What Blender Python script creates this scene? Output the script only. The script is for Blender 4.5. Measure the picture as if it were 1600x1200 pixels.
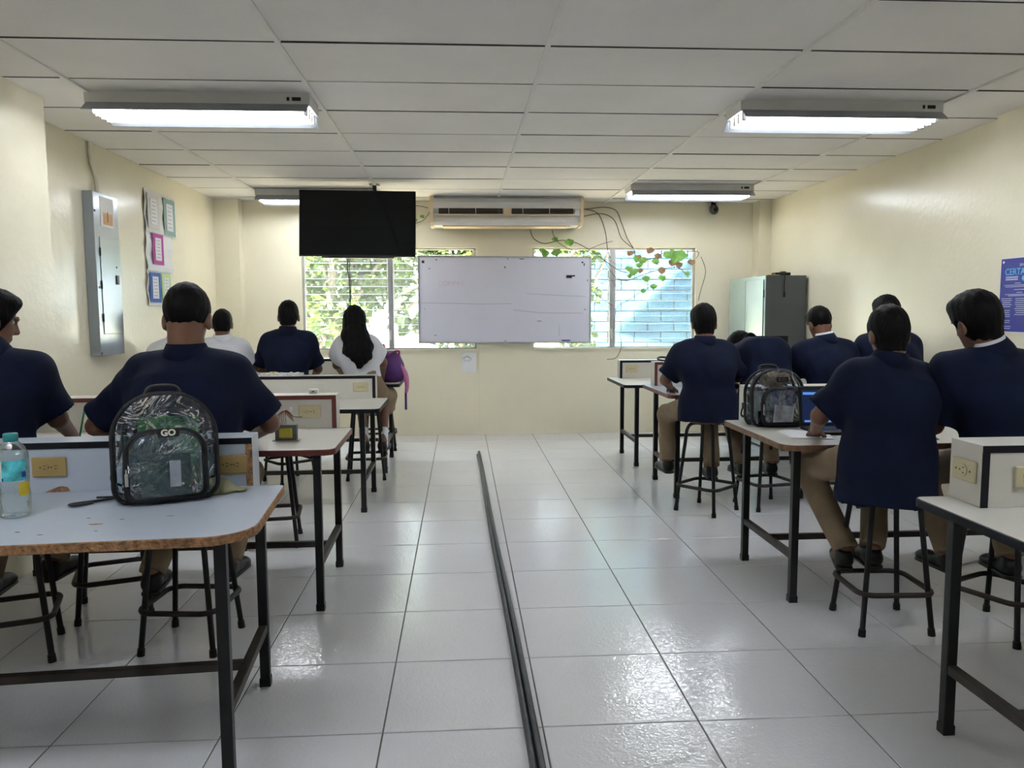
import bpy, bmesh, math, random
import numpy as np
from mathutils import Vector, Matrix, Euler

random.seed(7)
for o in list(bpy.data.objects):
    bpy.data.objects.remove(o, do_unlink=True)
scene = bpy.context.scene
COL = scene.collection

# ------------------------------------------------------------------ camera
CAM_Z = 1.43556
F_PX, PITCH, YAW, ROLL = 1226.62, 0.0927, 0.0641, -0.0046
_fw = Vector((math.sin(YAW) * math.cos(PITCH), math.cos(YAW) * math.cos(PITCH), -math.sin(PITCH)))
_r = Vector((math.cos(YAW), -math.sin(YAW), 0))
_u = _r.cross(_fw)
_r2 = math.cos(ROLL) * _r + math.sin(ROLL) * _u
_u2 = -math.sin(ROLL) * _r + math.cos(ROLL) * _u
cam_data = bpy.data.cameras.new('camera')
cam = bpy.data.objects.new('camera', cam_data)
COL.objects.link(cam)
cm = Matrix((_r2, _u2, -_fw)).transposed().to_4x4()
cm.translation = Vector((0, 0, CAM_Z))
cam.matrix_world = cm
cam_data.sensor_fit = 'HORIZONTAL'
cam_data.sensor_width = 36.0
cam_data.lens = F_PX / 1600 * 36.0
cam_data.clip_start = 0.05
cam_data.clip_end = 200
scene.camera = cam

# ------------------------------------------------------------------ sky, sun, exposure
world = bpy.data.worlds.new('sky')
scene.world = world
world.use_nodes = True
bg = world.node_tree.nodes['Background']
bg.inputs['Color'].default_value = (0.80, 0.90, 1.0, 1)
bg.inputs['Strength'].default_value = 6.0

sun_data = bpy.data.lights.new('sun', 'SUN')
sun_data.energy = 130.0
sun_data.angle = math.radians(0.6)
sun_data.color = (1.0, 0.95, 0.85)
sun = bpy.data.objects.new('sun', sun_data)
COL.objects.link(sun)
SUN_DIR = Vector((0.62, 0.42, -0.95)).normalized()      # the way the light travels
sun.rotation_euler = SUN_DIR.to_track_quat('-Z', 'Y').to_euler()
sun.location = (-8, 4, 12)

TUBE_STRENGTH = 16.0
vs = scene.view_settings
vs.view_transform = 'Standard'
vs.look = 'None'
vs.exposure = 1.13
vs.gamma = 1.0
vs.use_curve_mapping = False
scene.cycles.use_denoising = True
scene.cycles.max_bounces = 10
scene.cycles.transparent_max_bounces = 24
scene.cycles.sample_clamp_indirect = 6.0
scene.cycles.caustics_reflective = False
scene.cycles.caustics_refractive = False

# ------------------------------------------------------------------ materials
MATS = {}


def mat(name, col, rough=0.5, metal=0.0, var=0.0, vscale=6.0, bump=0.0, bscale=40.0, coat=0.0, spec=0.5,
        col2=None, stretch=None, detail=3.0, sheen=0.0):
    """Principled material with procedural colour variation and relief."""
    if name in MATS:
        return MATS[name]
    m = bpy.data.materials.new(name)
    m.use_nodes = True
    nt = m.node_tree
    b = nt.nodes['Principled BSDF']
    c = (*col, 1)
    b.inputs['Base Color'].default_value = c
    b.inputs['Roughness'].default_value = rough
    b.inputs['Metallic'].default_value = metal
    b.inputs['Specular IOR Level'].default_value = spec
    if coat:
        b.inputs['Coat Weight'].default_value = coat
        b.inputs['Coat Roughness'].default_value = 0.08
    if sheen:
        b.inputs['Sheen Weight'].default_value = sheen
    pos = None
    if var or bump or col2:
        g = nt.nodes.new('ShaderNodeNewGeometry')
        pos = g.outputs['Position']
        if stretch:
            mp = nt.nodes.new('ShaderNodeMapping')
            mp.inputs['Scale'].default_value = stretch
            nt.links.new(pos, mp.inputs['Vector'])
            pos = mp.outputs['Vector']
    if var or col2:
        n = nt.nodes.new('ShaderNodeTexNoise')
        n.inputs['Scale'].default_value = vscale
        n.inputs['Detail'].default_value = detail
        nt.links.new(pos, n.inputs['Vector'])
        r = nt.nodes.new('ShaderNodeValToRGB')
        r.color_ramp.elements[0].position = 0.3
        r.color_ramp.elements[1].position = 0.7
        lo = tuple(max(0, x * (1 - var)) for x in col)
        hi = tuple(min(1, x * (1 + var)) for x in (col2 or col))
        r.color_ramp.elements[0].color = (*lo, 1)
        r.color_ramp.elements[1].color = (*hi, 1)
        nt.links.new(n.outputs['Fac'], r.inputs['Fac'])
        nt.links.new(r.outputs['Color'], b.inputs['Base Color'])
    if bump:
        n2 = nt.nodes.new('ShaderNodeTexNoise')
        n2.inputs['Scale'].default_value = bscale
        n2.inputs['Detail'].default_value = 2.0
        nt.links.new(pos, n2.inputs['Vector'])
        bp = nt.nodes.new('ShaderNodeBump')
        bp.inputs['Strength'].default_value = bump
        bp.inputs['Distance'].default_value = 0.01
        nt.links.new(n2.outputs['Fac'], bp.inputs['Height'])
        nt.links.new(bp.outputs['Normal'], b.inputs['Normal'])
    MATS[name] = m
    return m


def clear_mat(name, tint, gloss_rough=0.05, base=0.06, facing=0.6, bump=0.0, bscale=12.0, bdist=.02):
    """Clear film / glass: transparent body with a Fresnel sheen, crinkled by noise."""
    m = bpy.data.materials.new(name)
    m.use_nodes = True
    nt = m.node_tree
    nt.nodes.remove(nt.nodes['Principled BSDF'])
    out = nt.nodes['Material Output']
    tr = nt.nodes.new('ShaderNodeBsdfTransparent')
    tr.inputs['Color'].default_value = (*tint, 1)
    gl = nt.nodes.new('ShaderNodeBsdfGlossy')
    gl.inputs['Roughness'].default_value = gloss_rough
    gl.inputs['Color'].default_value = (1, 1, 1, 1)
    lw = nt.nodes.new('ShaderNodeLayerWeight')
    lw.inputs['Blend'].default_value = 0.25
    mr = nt.nodes.new('ShaderNodeMapRange')
    mr.inputs['To Min'].default_value = base
    mr.inputs['To Max'].default_value = facing
    nt.links.new(lw.outputs['Fresnel'], mr.inputs['Value'])
    mx = nt.nodes.new('ShaderNodeMixShader')
    nt.links.new(mr.outputs['Result'], mx.inputs['Fac'])
    nt.links.new(tr.outputs['BSDF'], mx.inputs[1])
    nt.links.new(gl.outputs['BSDF'], mx.inputs[2])
    nt.links.new(mx.outputs['Shader'], out.inputs['Surface'])
    if bump:
        g = nt.nodes.new('ShaderNodeNewGeometry')
        n2 = nt.nodes.new('ShaderNodeTexNoise')
        n2.inputs['Scale'].default_value = bscale
        n2.inputs['Detail'].default_value = 3.0
        n2.inputs['Distortion'].default_value = 1.2
        nt.links.new(g.outputs['Position'], n2.inputs['Vector'])
        bp = nt.nodes.new('ShaderNodeBump')
        bp.inputs['Strength'].default_value = bump
        bp.inputs['Distance'].default_value = bdist
        nt.links.new(n2.outputs['Fac'], bp.inputs['Height'])
        nt.links.new(bp.outputs['Normal'], gl.inputs['Normal'])
        nt.links.new(bp.outputs['Normal'], lw.inputs['Normal'])
    MATS[name] = m
    return m


def emit_mat(name, col, strength):
    m = bpy.data.materials.new(name)
    m.use_nodes = True
    nt = m.node_tree
    nt.nodes.remove(nt.nodes['Principled BSDF'])
    e = nt.nodes.new('ShaderNodeEmission')
    e.inputs['Color'].default_value = (*col, 1)
    e.inputs['Strength'].default_value = strength
    nt.links.new(e.outputs['Emission'], nt.nodes['Material Output'].inputs['Surface'])
    MATS[name] = m
    return m


WALL = mat('cream_paint', (0.785, 0.735, 0.575), 0.24, var=0.04, vscale=1.3, bump=0.16, bscale=24)
CEIL = mat('ceiling_panel_white', (0.90, 0.875, 0.86), 0.85, var=0.03, vscale=2.0, bump=0.15, bscale=120)
CEILBAR = mat('ceiling_bar_white', (0.86, 0.84, 0.82), 0.5, var=0.04)
CEILGAP = mat('ceiling_void_dark', (0.05, 0.05, 0.05), 0.9, var=0.1)
GROUT = mat('grey_grout', (0.13, 0.12, 0.11), 0.9, var=0.2, vscale=20)
BLACK = mat('black_paint_steel', (0.008, 0.008, 0.0095), 0.42, spec=0.3, var=0.3, vscale=18, bump=0.05)
BROWNSTEEL = mat('worn_brown_steel', (0.028, 0.021, 0.017), 0.5, spec=0.3, var=0.4, vscale=14)
LAMI = mat('cream_laminate', (0.60, 0.58, 0.53), 0.35, var=0.04, vscale=4)
LAMIG = mat('blue_grey_laminate', (0.45, 0.50, 0.58), 0.3, var=0.04, vscale=4)
CHIP = mat('raw_chipboard', (0.30, 0.16, 0.075), 0.85, var=0.45, vscale=60, bump=0.8, bscale=90)
MAROON = mat('maroon_band', (0.13, 0.028, 0.02), 0.5, var=0.2, vscale=20)
BLACKB = mat('black_band', (0.007, 0.008, 0.012), 0.45, spec=0.2, var=0.2, vscale=20)
BROWNB = mat('brown_wood_band', (0.17, 0.09, 0.045), 0.55, var=0.3, vscale=30)
SEATW = mat('dark_wood_seat', (0.12, 0.05, 0.025), 0.4, var=0.3, vscale=20)
IVORY = mat('ivory_plastic', (0.55, 0.49, 0.31), 0.4, var=0.04)
TAN = mat('tan_plastic', (0.36, 0.25, 0.09), 0.4, var=0.05)
SLOT = mat('socket_slot_dark', (0.02, 0.015, 0.01), 0.7, var=0.1)
PLASTW = mat('white_plastic', (0.72, 0.70, 0.68), 0.4, var=0.02)
PLASTC = mat('cream_plastic', (0.72, 0.58, 0.38), 0.4, var=0.03)
PLASTB = mat('black_plastic', (0.007, 0.007, 0.008), 0.4, spec=0.3, var=0.1)
SCREENB = mat('black_glossy_screen', (0.003, 0.004, 0.006), 0.06, var=0.1, spec=0.25)
WHITEBD = mat('whiteboard_enamel', (0.62, 0.62, 0.72), 0.22, var=0.03, vscale=2)
ALU = mat('grey_aluminium', (0.42, 0.42, 0.43), 0.4, metal=0.6, var=0.1, vscale=10)
ALUW = mat('white_aluminium', (0.68, 0.68, 0.68), 0.4, var=0.08, vscale=10)
PAPER = mat('white_paper', (0.78, 0.78, 0.80), 0.8, var=0.02)
INK = mat('black_ink', (0.02, 0.02, 0.025), 0.7, var=0.1)
GREYINK = mat('grey_ink', (0.30, 0.30, 0.33), 0.7, var=0.1)
FAINT = mat('faint_ink', (0.42, 0.42, 0.47), 0.7, var=0.1)
REDINK = mat('faded_red_ink', (0.60, 0.46, 0.55), 0.6, var=0.1)
PANELST = mat('grey_enamel_steel', (0.26, 0.29, 0.32), 0.22, metal=0.35, var=0.05, vscale=3)
CABG = mat('green_grey_enamel', (0.33, 0.42, 0.40), 0.22, metal=0.25, var=0.06, vscale=3)
CABD = mat('dark_grey_enamel', (0.075, 0.085, 0.095), 0.35, var=0.08, vscale=3)
NAVY = mat('navy_cotton', (0.0029, 0.0064, 0.0235), 0.85, var=0.22, vscale=9, bump=0.25, bscale=260, spec=0.2)
WSHIRT = mat('white_cotton', (0.66, 0.67, 0.72), 0.85, var=0.05, vscale=9, bump=0.2, bscale=260)
KHAKI = mat('khaki_cotton', (0.20, 0.145, 0.088), 0.85, var=0.15, vscale=9, bump=0.25, bscale=220)
SKIN = mat('brown_skin', (0.17, 0.078, 0.046), 0.5, var=0.12, vscale=16, bump=0.05, bscale=150)
HAIR = mat('black_hair', (0.0022, 0.002, 0.0022), 0.62, var=0.4, vscale=90, bump=0.5, bscale=160, stretch=(1, 1, 0.25), spec=0.14)
EYEW = mat('eye_white', (0.7, 0.68, 0.65), 0.2, var=0.02)
SHOE = mat('black_leather', (0.006, 0.0055, 0.0055), 0.4, spec=0.3, var=0.2, vscale=20, bump=0.1)
PURPLE = mat('purple_nylon', (0.085, 0.022, 0.16), 0.6, var=0.2, vscale=8, bump=0.2)
PINK = mat('pink_nylon', (0.55, 0.16, 0.36), 0.6, var=0.1, vscale=8)
MAGENTA = mat('magenta_cord', (0.28, 0.03, 0.13), 0.6, var=0.1)
STEM = mat('brown_vine_stem', (0.10, 0.065, 0.045), 0.8, var=0.3, vscale=30)
LEAFG = mat('green_vine_leaf', (0.16, 0.36, 0.05), 0.5, var=0.3, vscale=12)
LEAFB = mat('brown_dry_leaf', (0.26, 0.15, 0.07), 0.7, var=0.3, vscale=12)
OLIVE = mat('olive_cloth', (0.30, 0.30, 0.17), 0.85, var=0.15, vscale=14, bump=0.2, bscale=200)


def tile_mat():
    m = bpy.data.materials.new('glossy_white_tile')
    m.use_nodes = True
    nt = m.node_tree
    b = nt.nodes['Principled BSDF']
    g = nt.nodes.new('ShaderNodeNewGeometry')
    n = nt.nodes.new('ShaderNodeTexNoise')
    n.inputs['Scale'].default_value = 1.6
    n.inputs['Detail'].default_value = 5
    nt.links.new(g.outputs['Position'], n.inputs['Vector'])
    r = nt.nodes.new('ShaderNodeValToRGB')
    r.color_ramp.elements[0].color = (0.69, 0.69, 0.725, 1)
    r.color_ramp.elements[1].color = (0.77, 0.775, 0.81, 1)
    nt.links.new(n.outputs['Fac'], r.inputs['Fac'])
    nt.links.new(r.outputs['Color'], b.inputs['Base Color'])
    b.inputs['Roughness'].default_value = 0.075
    b.inputs['Specular IOR Level'].default_value = 0.9
    n2 = nt.nodes.new('ShaderNodeTexNoise')
    n2.inputs['Scale'].default_value = 42
    n2.inputs['Detail'].default_value = 1.5
    n2.inputs['Distortion'].default_value = 1.5
    nt.links.new(g.outputs['Position'], n2.inputs['Vector'])
    bp = nt.nodes.new('ShaderNodeBump')
    bp.inputs['Strength'].default_value = 0.15
    bp.inputs['Distance'].default_value = 0.01
    nt.links.new(n2.outputs['Fac'], bp.inputs['Height'])
    nt.links.new(bp.outputs['Normal'], b.inputs['Normal'])
    MATS['glossy_white_tile'] = m
    return m


TILE = tile_mat()
GLASS = clear_mat('louvre_glass', (0.95, 0.98, 0.97), 0.03, 0.04, 0.8)


def add_haze(m, amount):
    """Pale haze put into the glass material as a share of white scatter."""
    nt = m.node_tree
    out = nt.nodes['Material Output']
    src = out.inputs['Surface'].links[0].from_socket
    tl = nt.nodes.new('ShaderNodeBsdfTranslucent')
    tl.inputs['Color'].default_value = (0.9, 0.93, 0.93, 1)
    df = nt.nodes.new('ShaderNodeBsdfDiffuse')
    df.inputs['Color'].default_value = (0.8, 0.82, 0.82, 1)
    ad = nt.nodes.new('ShaderNodeMixShader')
    nt.links.new(tl.outputs['BSDF'], ad.inputs[1])
    nt.links.new(df.outputs['BSDF'], ad.inputs[2])
    mx = nt.nodes.new('ShaderNodeMixShader')
    mx.inputs['Fac'].default_value = amount
    nt.links.new(src, mx.inputs[1])
    nt.links.new(ad.outputs['Shader'], mx.inputs[2])
    nt.links.new(mx.outputs['Shader'], out.inputs['Surface'])


add_haze(GLASS, 0.035)  # pale haze over the view, put into the louvre glass
GEDGE = mat('ground_glass_edge', (0.75, 0.82, 0.80), 0.5, var=0.05)
VINYL = clear_mat('clear_vinyl', (0.82, 0.88, 0.95), 0.05, 0.07, 0.7, bump=1.0, bscale=9, bdist=.10)
PET = clear_mat('clear_bottle_plastic', (0.90, 0.95, 0.93), 0.06, 0.08, 0.85, bump=0.25, bscale=20)

# ------------------------------------------------------------------ mesh builder
Z3 = Vector((0, 0, 0))


class MB:
    """Collects shapes; build() links them as one mesh object."""

    def __init__(self):
        self.v, self.f, self.m, self.s = [], [], [], []

    def add(self, vs, fs, mi=0, smooth=False):
        o = len(self.v)
        self.v += [tuple(x) for x in vs]
        for f in fs:
            self.f.append(tuple(i + o for i in f))
            self.m.append(mi)
            self.s.append(smooth)
        return self

    def box(self, c, s, rot=None, mi=0, bev=0.0):
        x, y, z = s[0] / 2, s[1] / 2, s[2] / 2
        if bev:
            b = min(bev, x * .9, y * .9, z * .9)
            bm = bmesh.new()
            bmesh.ops.create_cube(bm, size=1)
            for v in bm.verts:
                v.co = Vector((v.co.x * s[0], v.co.y * s[1], v.co.z * s[2]))
            bmesh.ops.bevel(bm, geom=bm.edges[:], offset=b, segments=2, affect='EDGES', profile=0.5)
            bm.verts.index_update()
            vs = [v.co.copy() for v in bm.verts]
            fs = [[v.index for v in f.verts] for f in bm.faces]
            bm.free()
        else:
            vs = [Vector((a, b_, d)) for a in (-x, x) for b_ in (-y, y) for d in (-z, z)]
            fs = [(0, 1, 3, 2), (4, 6, 7, 5), (0, 4, 5, 1), (2, 3, 7, 6), (0, 2, 6, 4), (1, 5, 7, 3)]
        c = Vector(c)
        if rot is not None:
            R = rot if isinstance(rot, Matrix) else Euler(rot).to_matrix()
            vs = [R @ v for v in vs]
        return self.add([v + c for v in vs], fs, mi)

    def bb(self, x0, x1, y0, y1, z0, z1, mi=0, bev=0.0):
        return self.box(((x0 + x1) / 2, (y0 + y1) / 2, (z0 + z1) / 2), (x1 - x0, y1 - y0, z1 - z0), None, mi, bev)

    def tube(self, pts, r, n=8, closed=False, mi=0, caps=True, smooth=True, flat=1.0):
        pts = [Vector(p) for p in pts]
        k = len(pts)
        rs = r if isinstance(r, (list, tuple)) else [r] * k
        rings = []
        up = None
        for i, p in enumerate(pts):
            if closed:
                t = pts[(i + 1) % k] - pts[i - 1]
            else:
                t = pts[min(i + 1, k - 1)] - pts[max(i - 1, 0)]
            t.normalize()
            if up is None:
                up = Vector((0, 0, 1)) if abs(t.z) < 0.9 else Vector((1, 0, 0))
            a = t.cross(up)
            if a.length < 1e-5:
                a = t.cross(Vector((0, 1, 0)))
            a.normalize()
            up = a.cross(t).normalized()
            rings.append([p + (a * math.cos(2 * math.pi * j / n) + up * flat * math.sin(2 * math.pi * j / n)) * rs[i] for j in range(n)])
        vs = [v for rg in rings for v in rg]
        fs = []
        for i in range(k if closed else k - 1):
            b = (i + 1) % k
            for j in range(n):
                fs.append((i * n + j, i * n + (j + 1) % n, b * n + (j + 1) % n, b * n + j))
        self.add(vs, fs, mi, smooth)
        if caps and not closed:
            self.add(rings[0], [tuple(range(n))[::-1]], mi)
            self.add(rings[-1], [tuple(range(n))], mi)
        return self

    def cyl(self, a, b, r1, r2=None, n=16, mi=0, smooth=True):
        return self.tube([a, b], [r1, r1 if r2 is None else r2], n, mi=mi, smooth=smooth)

    def lathe(self, prof, c=(0, 0, 0), n=24, mi=0, smooth=True, sx=1.0, sy=1.0):
        vs, fs = [], []
        for (r, z) in prof:
            for j in range(n):
                a = 2 * math.pi * j / n
                vs.append((c[0] + r * sx * math.cos(a), c[1] + r * sy * math.sin(a), c[2] + z))
        for i in range(len(prof) - 1):
            for j in range(n):
                fs.append((i * n + j, i * n + (j + 1) % n, (i + 1) * n + (j + 1) % n, (i + 1) * n + j))
        return self.add(vs, fs, mi, smooth)

    def prism(self, poly, d0, d1, axis='z', mi=0, side_mi=None, smooth=False):
        """Extrude a 2-D outline along an axis: z takes (x,y), y takes (x,z), x takes (y,z)."""
        def P(p, d):
            return {'z': (p[0], p[1], d), 'y': (p[0], d, p[1]), 'x': (d, p[0], p[1])}[axis]
        n = len(poly)
        vs = [P(p, d0) for p in poly] + [P(p, d1) for p in poly]
        self.add(vs, [tuple(range(n))[::-1], tuple(range(n, 2 * n))], mi)
        self.add(vs, [(i, (i + 1) % n, n + (i + 1) % n, n + i) for i in range(n)], mi if side_mi is None else side_mi, smooth)
        return self

    def quad(self, a, b, c, d, mi=0):
        return self.add([a, b, c, d], [(0, 1, 2, 3)], mi)

    def mesh(self, name, mats):
        me = bpy.data.meshes.new(name)
        me.from_pydata(self.v, [], self.f)
        for m in (mats if isinstance(mats, (list, tuple)) else [mats]):
            me.materials.append(m)
        me.polygons.foreach_set('material_index', self.m)
        me.polygons.foreach_set('use_smooth', self.s)
        me.update()
        bm = bmesh.new()
        bm.from_mesh(me)
        bmesh.ops.recalc_face_normals(bm, faces=bm.faces)
        bm.to_mesh(me)
        bm.free()
        return me

    def build(self, name, mats, parent=None, loc=None, rot=None):
        return place(name, self.mesh(name, mats), parent, loc, rot)


def place(name, me, parent=None, loc=None, rot=None):
    o = bpy.data.objects.new(name, me)
    COL.objects.link(o)
    if parent is not None:
        o.parent = parent
    if loc is not None:
        o.location = loc
    if rot is not None:
        o.rotation_euler = rot
    return o


def tag(o, label, cat, group=None):
    o['label'] = label
    o['category'] = cat
    if group:
        o['group'] = group
    return o


def thing(name, label, cat, loc=(0, 0, 0), rz=0.0, group=None):
    o = bpy.data.objects.new(name, None)
    COL.objects.link(o)
    o.empty_display_size = 0.1
    o.location = loc
    o.rotation_euler = (0, 0, rz)
    return tag(o, label, cat, group)


def structure(o):
    o['kind'] = 'structure'
    return o


def text_mesh(name, body, size, material, extrude=0.0006, bold=0.0):
    cu = bpy.data.curves.new(name, 'FONT')
    cu.body = body
    cu.size = size
    cu.extrude = extrude
    cu.offset = bold
    cu.align_x = 'CENTER'
    cu.align_y = 'CENTER'
    cu.resolution_u = 3
    ob = bpy.data.objects.new(name + '_tmp', cu)
    COL.objects.link(ob)
    dg = bpy.context.evaluated_depsgraph_get()
    me = bpy.data.meshes.new_from_object(ob.evaluated_get(dg))
    bpy.data.objects.remove(ob, do_unlink=True)
    bpy.data.curves.remove(cu)
    me.name = name
    me.materials.clear()
    me.materials.append(material)
    return me


def rounded_rect(x0, x1, y0, y1, r, n=6, rs=None):
    """Outline; rs = radii for the corners (x1,y1),(x0,y1),(x0,y0),(x1,y0)."""
    rs = rs or (r, r, r, r)
    out = []
    for (cx, cy, a0, rr) in ((x1 - rs[0], y1 - rs[0], 0, rs[0]), (x0 + rs[1], y1 - rs[1], 90, rs[1]),
                             (x0 + rs[2], y0 + rs[2], 180, rs[2]), (x1 - rs[3], y0 + rs[3], 270, rs[3])):
        for k in range(n + 1):
            a = math.radians(a0 + 90 * k / n)
            out.append((cx + rr * math.cos(a), cy + rr * math.sin(a)))
    return out


def smooth_path(pts, k=6):
    """Catmull-Rom through the points."""
    P = [Vector(p) for p in pts]
    out = []
    for i in range(len(P) - 1):
        p0, p1, p2, p3 = P[max(i - 1, 0)], P[i], P[i + 1], P[min(i + 2, len(P) - 1)]
        for j in range(k):
            t = j / k
            out.append(0.5 * ((2 * p1) + (p2 - p0) * t + (2 * p0 - 5 * p1 + 4 * p2 - p3) * t * t + (3 * p1 - p0 - 3 * p2 + p3) * t ** 3))
    out.append(P[-1])
    return out

# ------------------------------------------------------------------ the room
XL, XR, YF, YB, ZC = -2.70, 3.55, 9.10, -3.2, 2.68
TX0, TY0, TSX, TSY = -0.2828, 2.588, 0.55, 0.5452

floor = structure(MB().bb(XL - .2, XR + .2, YB - .2, YF + .2, -0.12, -0.004).build('floor', GROUT))
_tile_cache = {}
xs = [TX0 + TSX * k for k in range(-5, 8)]
ys = [TY0 + TSY * k for k in range(-11, 13)]
for i in range(len(xs) - 1):
    for j in range(len(ys) - 1):
        x0, x1 = max(xs[i], XL), min(xs[i + 1], XR)
        y0, y1 = max(ys[j], YB), min(ys[j + 1], YF)
        if x1 - x0 < .02 or y1 - y0 < .02:
            continue
        key = (round(x1 - x0, 3), round(y1 - y0, 3))
        if key not in _tile_cache:
            w, d, g = key[0] / 2, key[1] / 2, 0.0028
            mb = MB()
            a, b = 0.0016, 0.0012
            lo = [(-w + g, -d + g, -0.012), (w - g, -d + g, -0.012), (w - g, d - g, -0.012), (-w + g, d - g, -0.012)]
            mi_ = [(p[0], p[1], -b) for p in lo]
            hi = [(p[0] - math.copysign(a, p[0]), p[1] - math.copysign(a, p[1]), 0) for p in lo]
            mb.add(lo + mi_ + hi, [(0, 1, 5, 4), (1, 2, 6, 5), (2, 3, 7, 6), (3, 0, 4, 7), (4, 5, 9, 8), (5, 6, 10, 9), (6, 7, 11, 10), (7, 4, 8, 11), (8, 9, 10, 11)])
            _tile_cache[key] = mb.mesh('floor_tile', TILE)
        place('floor_tile', _tile_cache[key], floor, ((x0 + x1) / 2, (y0 + y1) / 2, 0))

# ceiling: panels in a grid of bars
ceiling = structure(MB().bb(XL - .2, XR + .2, YB - .2, YF + .2, ZC + 0.02, ZC + 0.14).build('ceiling', CEILGAP))
CX0, CY0, CSX, CSY = -0.831, 3.822, 1.2515, 0.6252
cxs = [CX0 + CSX * k for k in range(-2, 5)]
cys = [CY0 + CSY * k for k in range(-12, 10)]
_pc = {}
PEDGE = mat('painted_seam_shade', (0.10, 0.095, 0.09), 0.9, var=0.2, vscale=30)  # panel sides coloured dark to paint the shade in the seams
for i in range(len(cxs) - 1):
    for j in range(len(cys) - 1):
        x0, x1 = max(cxs[i], XL), min(cxs[i + 1], XR)
        y0, y1 = max(cys[j], YB), min(cys[j + 1], YF)
        if x1 - x0 < .03 or y1 - y0 < .03:
            continue
        key = (round(x1 - x0, 3), round(y1 - y0, 3))
        if key not in _pc:
            w, d = key[0] / 2 - .003, key[1] / 2 - .0045
            _pc[key] = MB().prism([(-w, -d), (w, -d), (w, d), (-w, d)], 0, 0.014, 'z', 0, 1).mesh('ceiling_panel', [CEIL, PEDGE])
        o = place('ceiling_panel', _pc[key], ceiling, ((x0 + x1) / 2, (y0 + y1) / 2, ZC + random.uniform(-.002, .002)))
        o.rotation_euler = (random.uniform(.0025, .006), random.uniform(-.0015, .0015), 0)
for x in cxs[1:-1]:
    if XL < x < XR:
        MB().bb(x - .011, x + .011, YB, YF, ZC - 0.012, ZC + 0.012).build('ceiling_bar', CEILBAR, ceiling)

# side walls with their pillars
wl = structure(MB().bb(XL - .15, XL, YB - .15, YF + .15, 0, ZC + .05).build('wall_left', WALL))
MB().bb(XL, -2.405, 4.30, 4.85, 0, ZC).build('pillar', WALL, wl)
MB().bb(XL, -2.42, -0.6, 0.2, 0, ZC).build('pillar', WALL, wl)
MB().bb(XL, -2.43, 8.93, YF + .02, 0, ZC).build('pillar', WALL, wl)
wr = structure(MB().bb(XR, XR + .15, YB - .15, YF + .15, 0, ZC + .05).build('wall_right', WALL))
MB().bb(3.475, XR, 3.9, 5.0, 0, ZC).build('pillar', WALL, wr)
MB().bb(3.41, XR, 8.90, YF + .02, 0, ZC).build('pillar', WALL, wr)

# far wall around two louvre windows
W1 = (-1.80, 0.175, 1.005, 2.158)
W2 = (0.825, 2.745, 1.003, 2.160)
mb = MB()
T_ = 0.15
mb.bb(XL, XR, YF, YF + T_, 0, W1[2]).bb(XL, XR, YF, YF + T_, W1[3], ZC + .05)
mb.bb(XL, W1[0], YF, YF + T_, W1[2], W1[3]).bb(W1[1], W2[0], YF, YF + T_, W1[2], W1[3]).bb(W2[1], XR, YF, YF + T_, W1[2], W1[3])
wf = structure(mb.build('wall_far', WALL))
MB().bb(0.205, 0.818, YF - .025, YF, 0, ZC).build('pillar', WALL, wf)
for (a, b, z) in ((-.245, -.135, .455), (1.97, 2.08, .44)):
    MB().bb(a, b, YF - .006, YF, z - .035, z + .035, bev=.003).bb((a + b) / 2 - .012, (a + b) / 2 + .012, YF - .008, YF - .005, z - .02, z + .02).build('cover_plate', WALL, wf)

# wall behind the photographer, with the door
DW = (2.2, 3.1, 2.05)
structure(MB().bb(XL, DW[0], YB - T_, YB, 0, ZC + .05).bb(DW[1], XR, YB - T_, YB, 0, ZC + .05).bb(DW[0], DW[1], YB - T_, YB, DW[2], ZC + .05).build('wall_rear', WALL))
DOORM = mat('brown_door_paint', (.20, .11, .06), .45, var=.15, vscale=6)
dr = structure(MB().bb(DW[0] + .01, DW[1] - .01, YB - .08, YB - .04, .005, DW[2] - .01, bev=.003).build('door_1', DOORM))
MB().tube([(DW[0] + .09, YB - .04, 1.0), (DW[0] + .09, YB + .02, 1.0), (DW[0] + .20, YB + .02, 1.0)], .011, 8).build('handle', ALU, dr)


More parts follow.
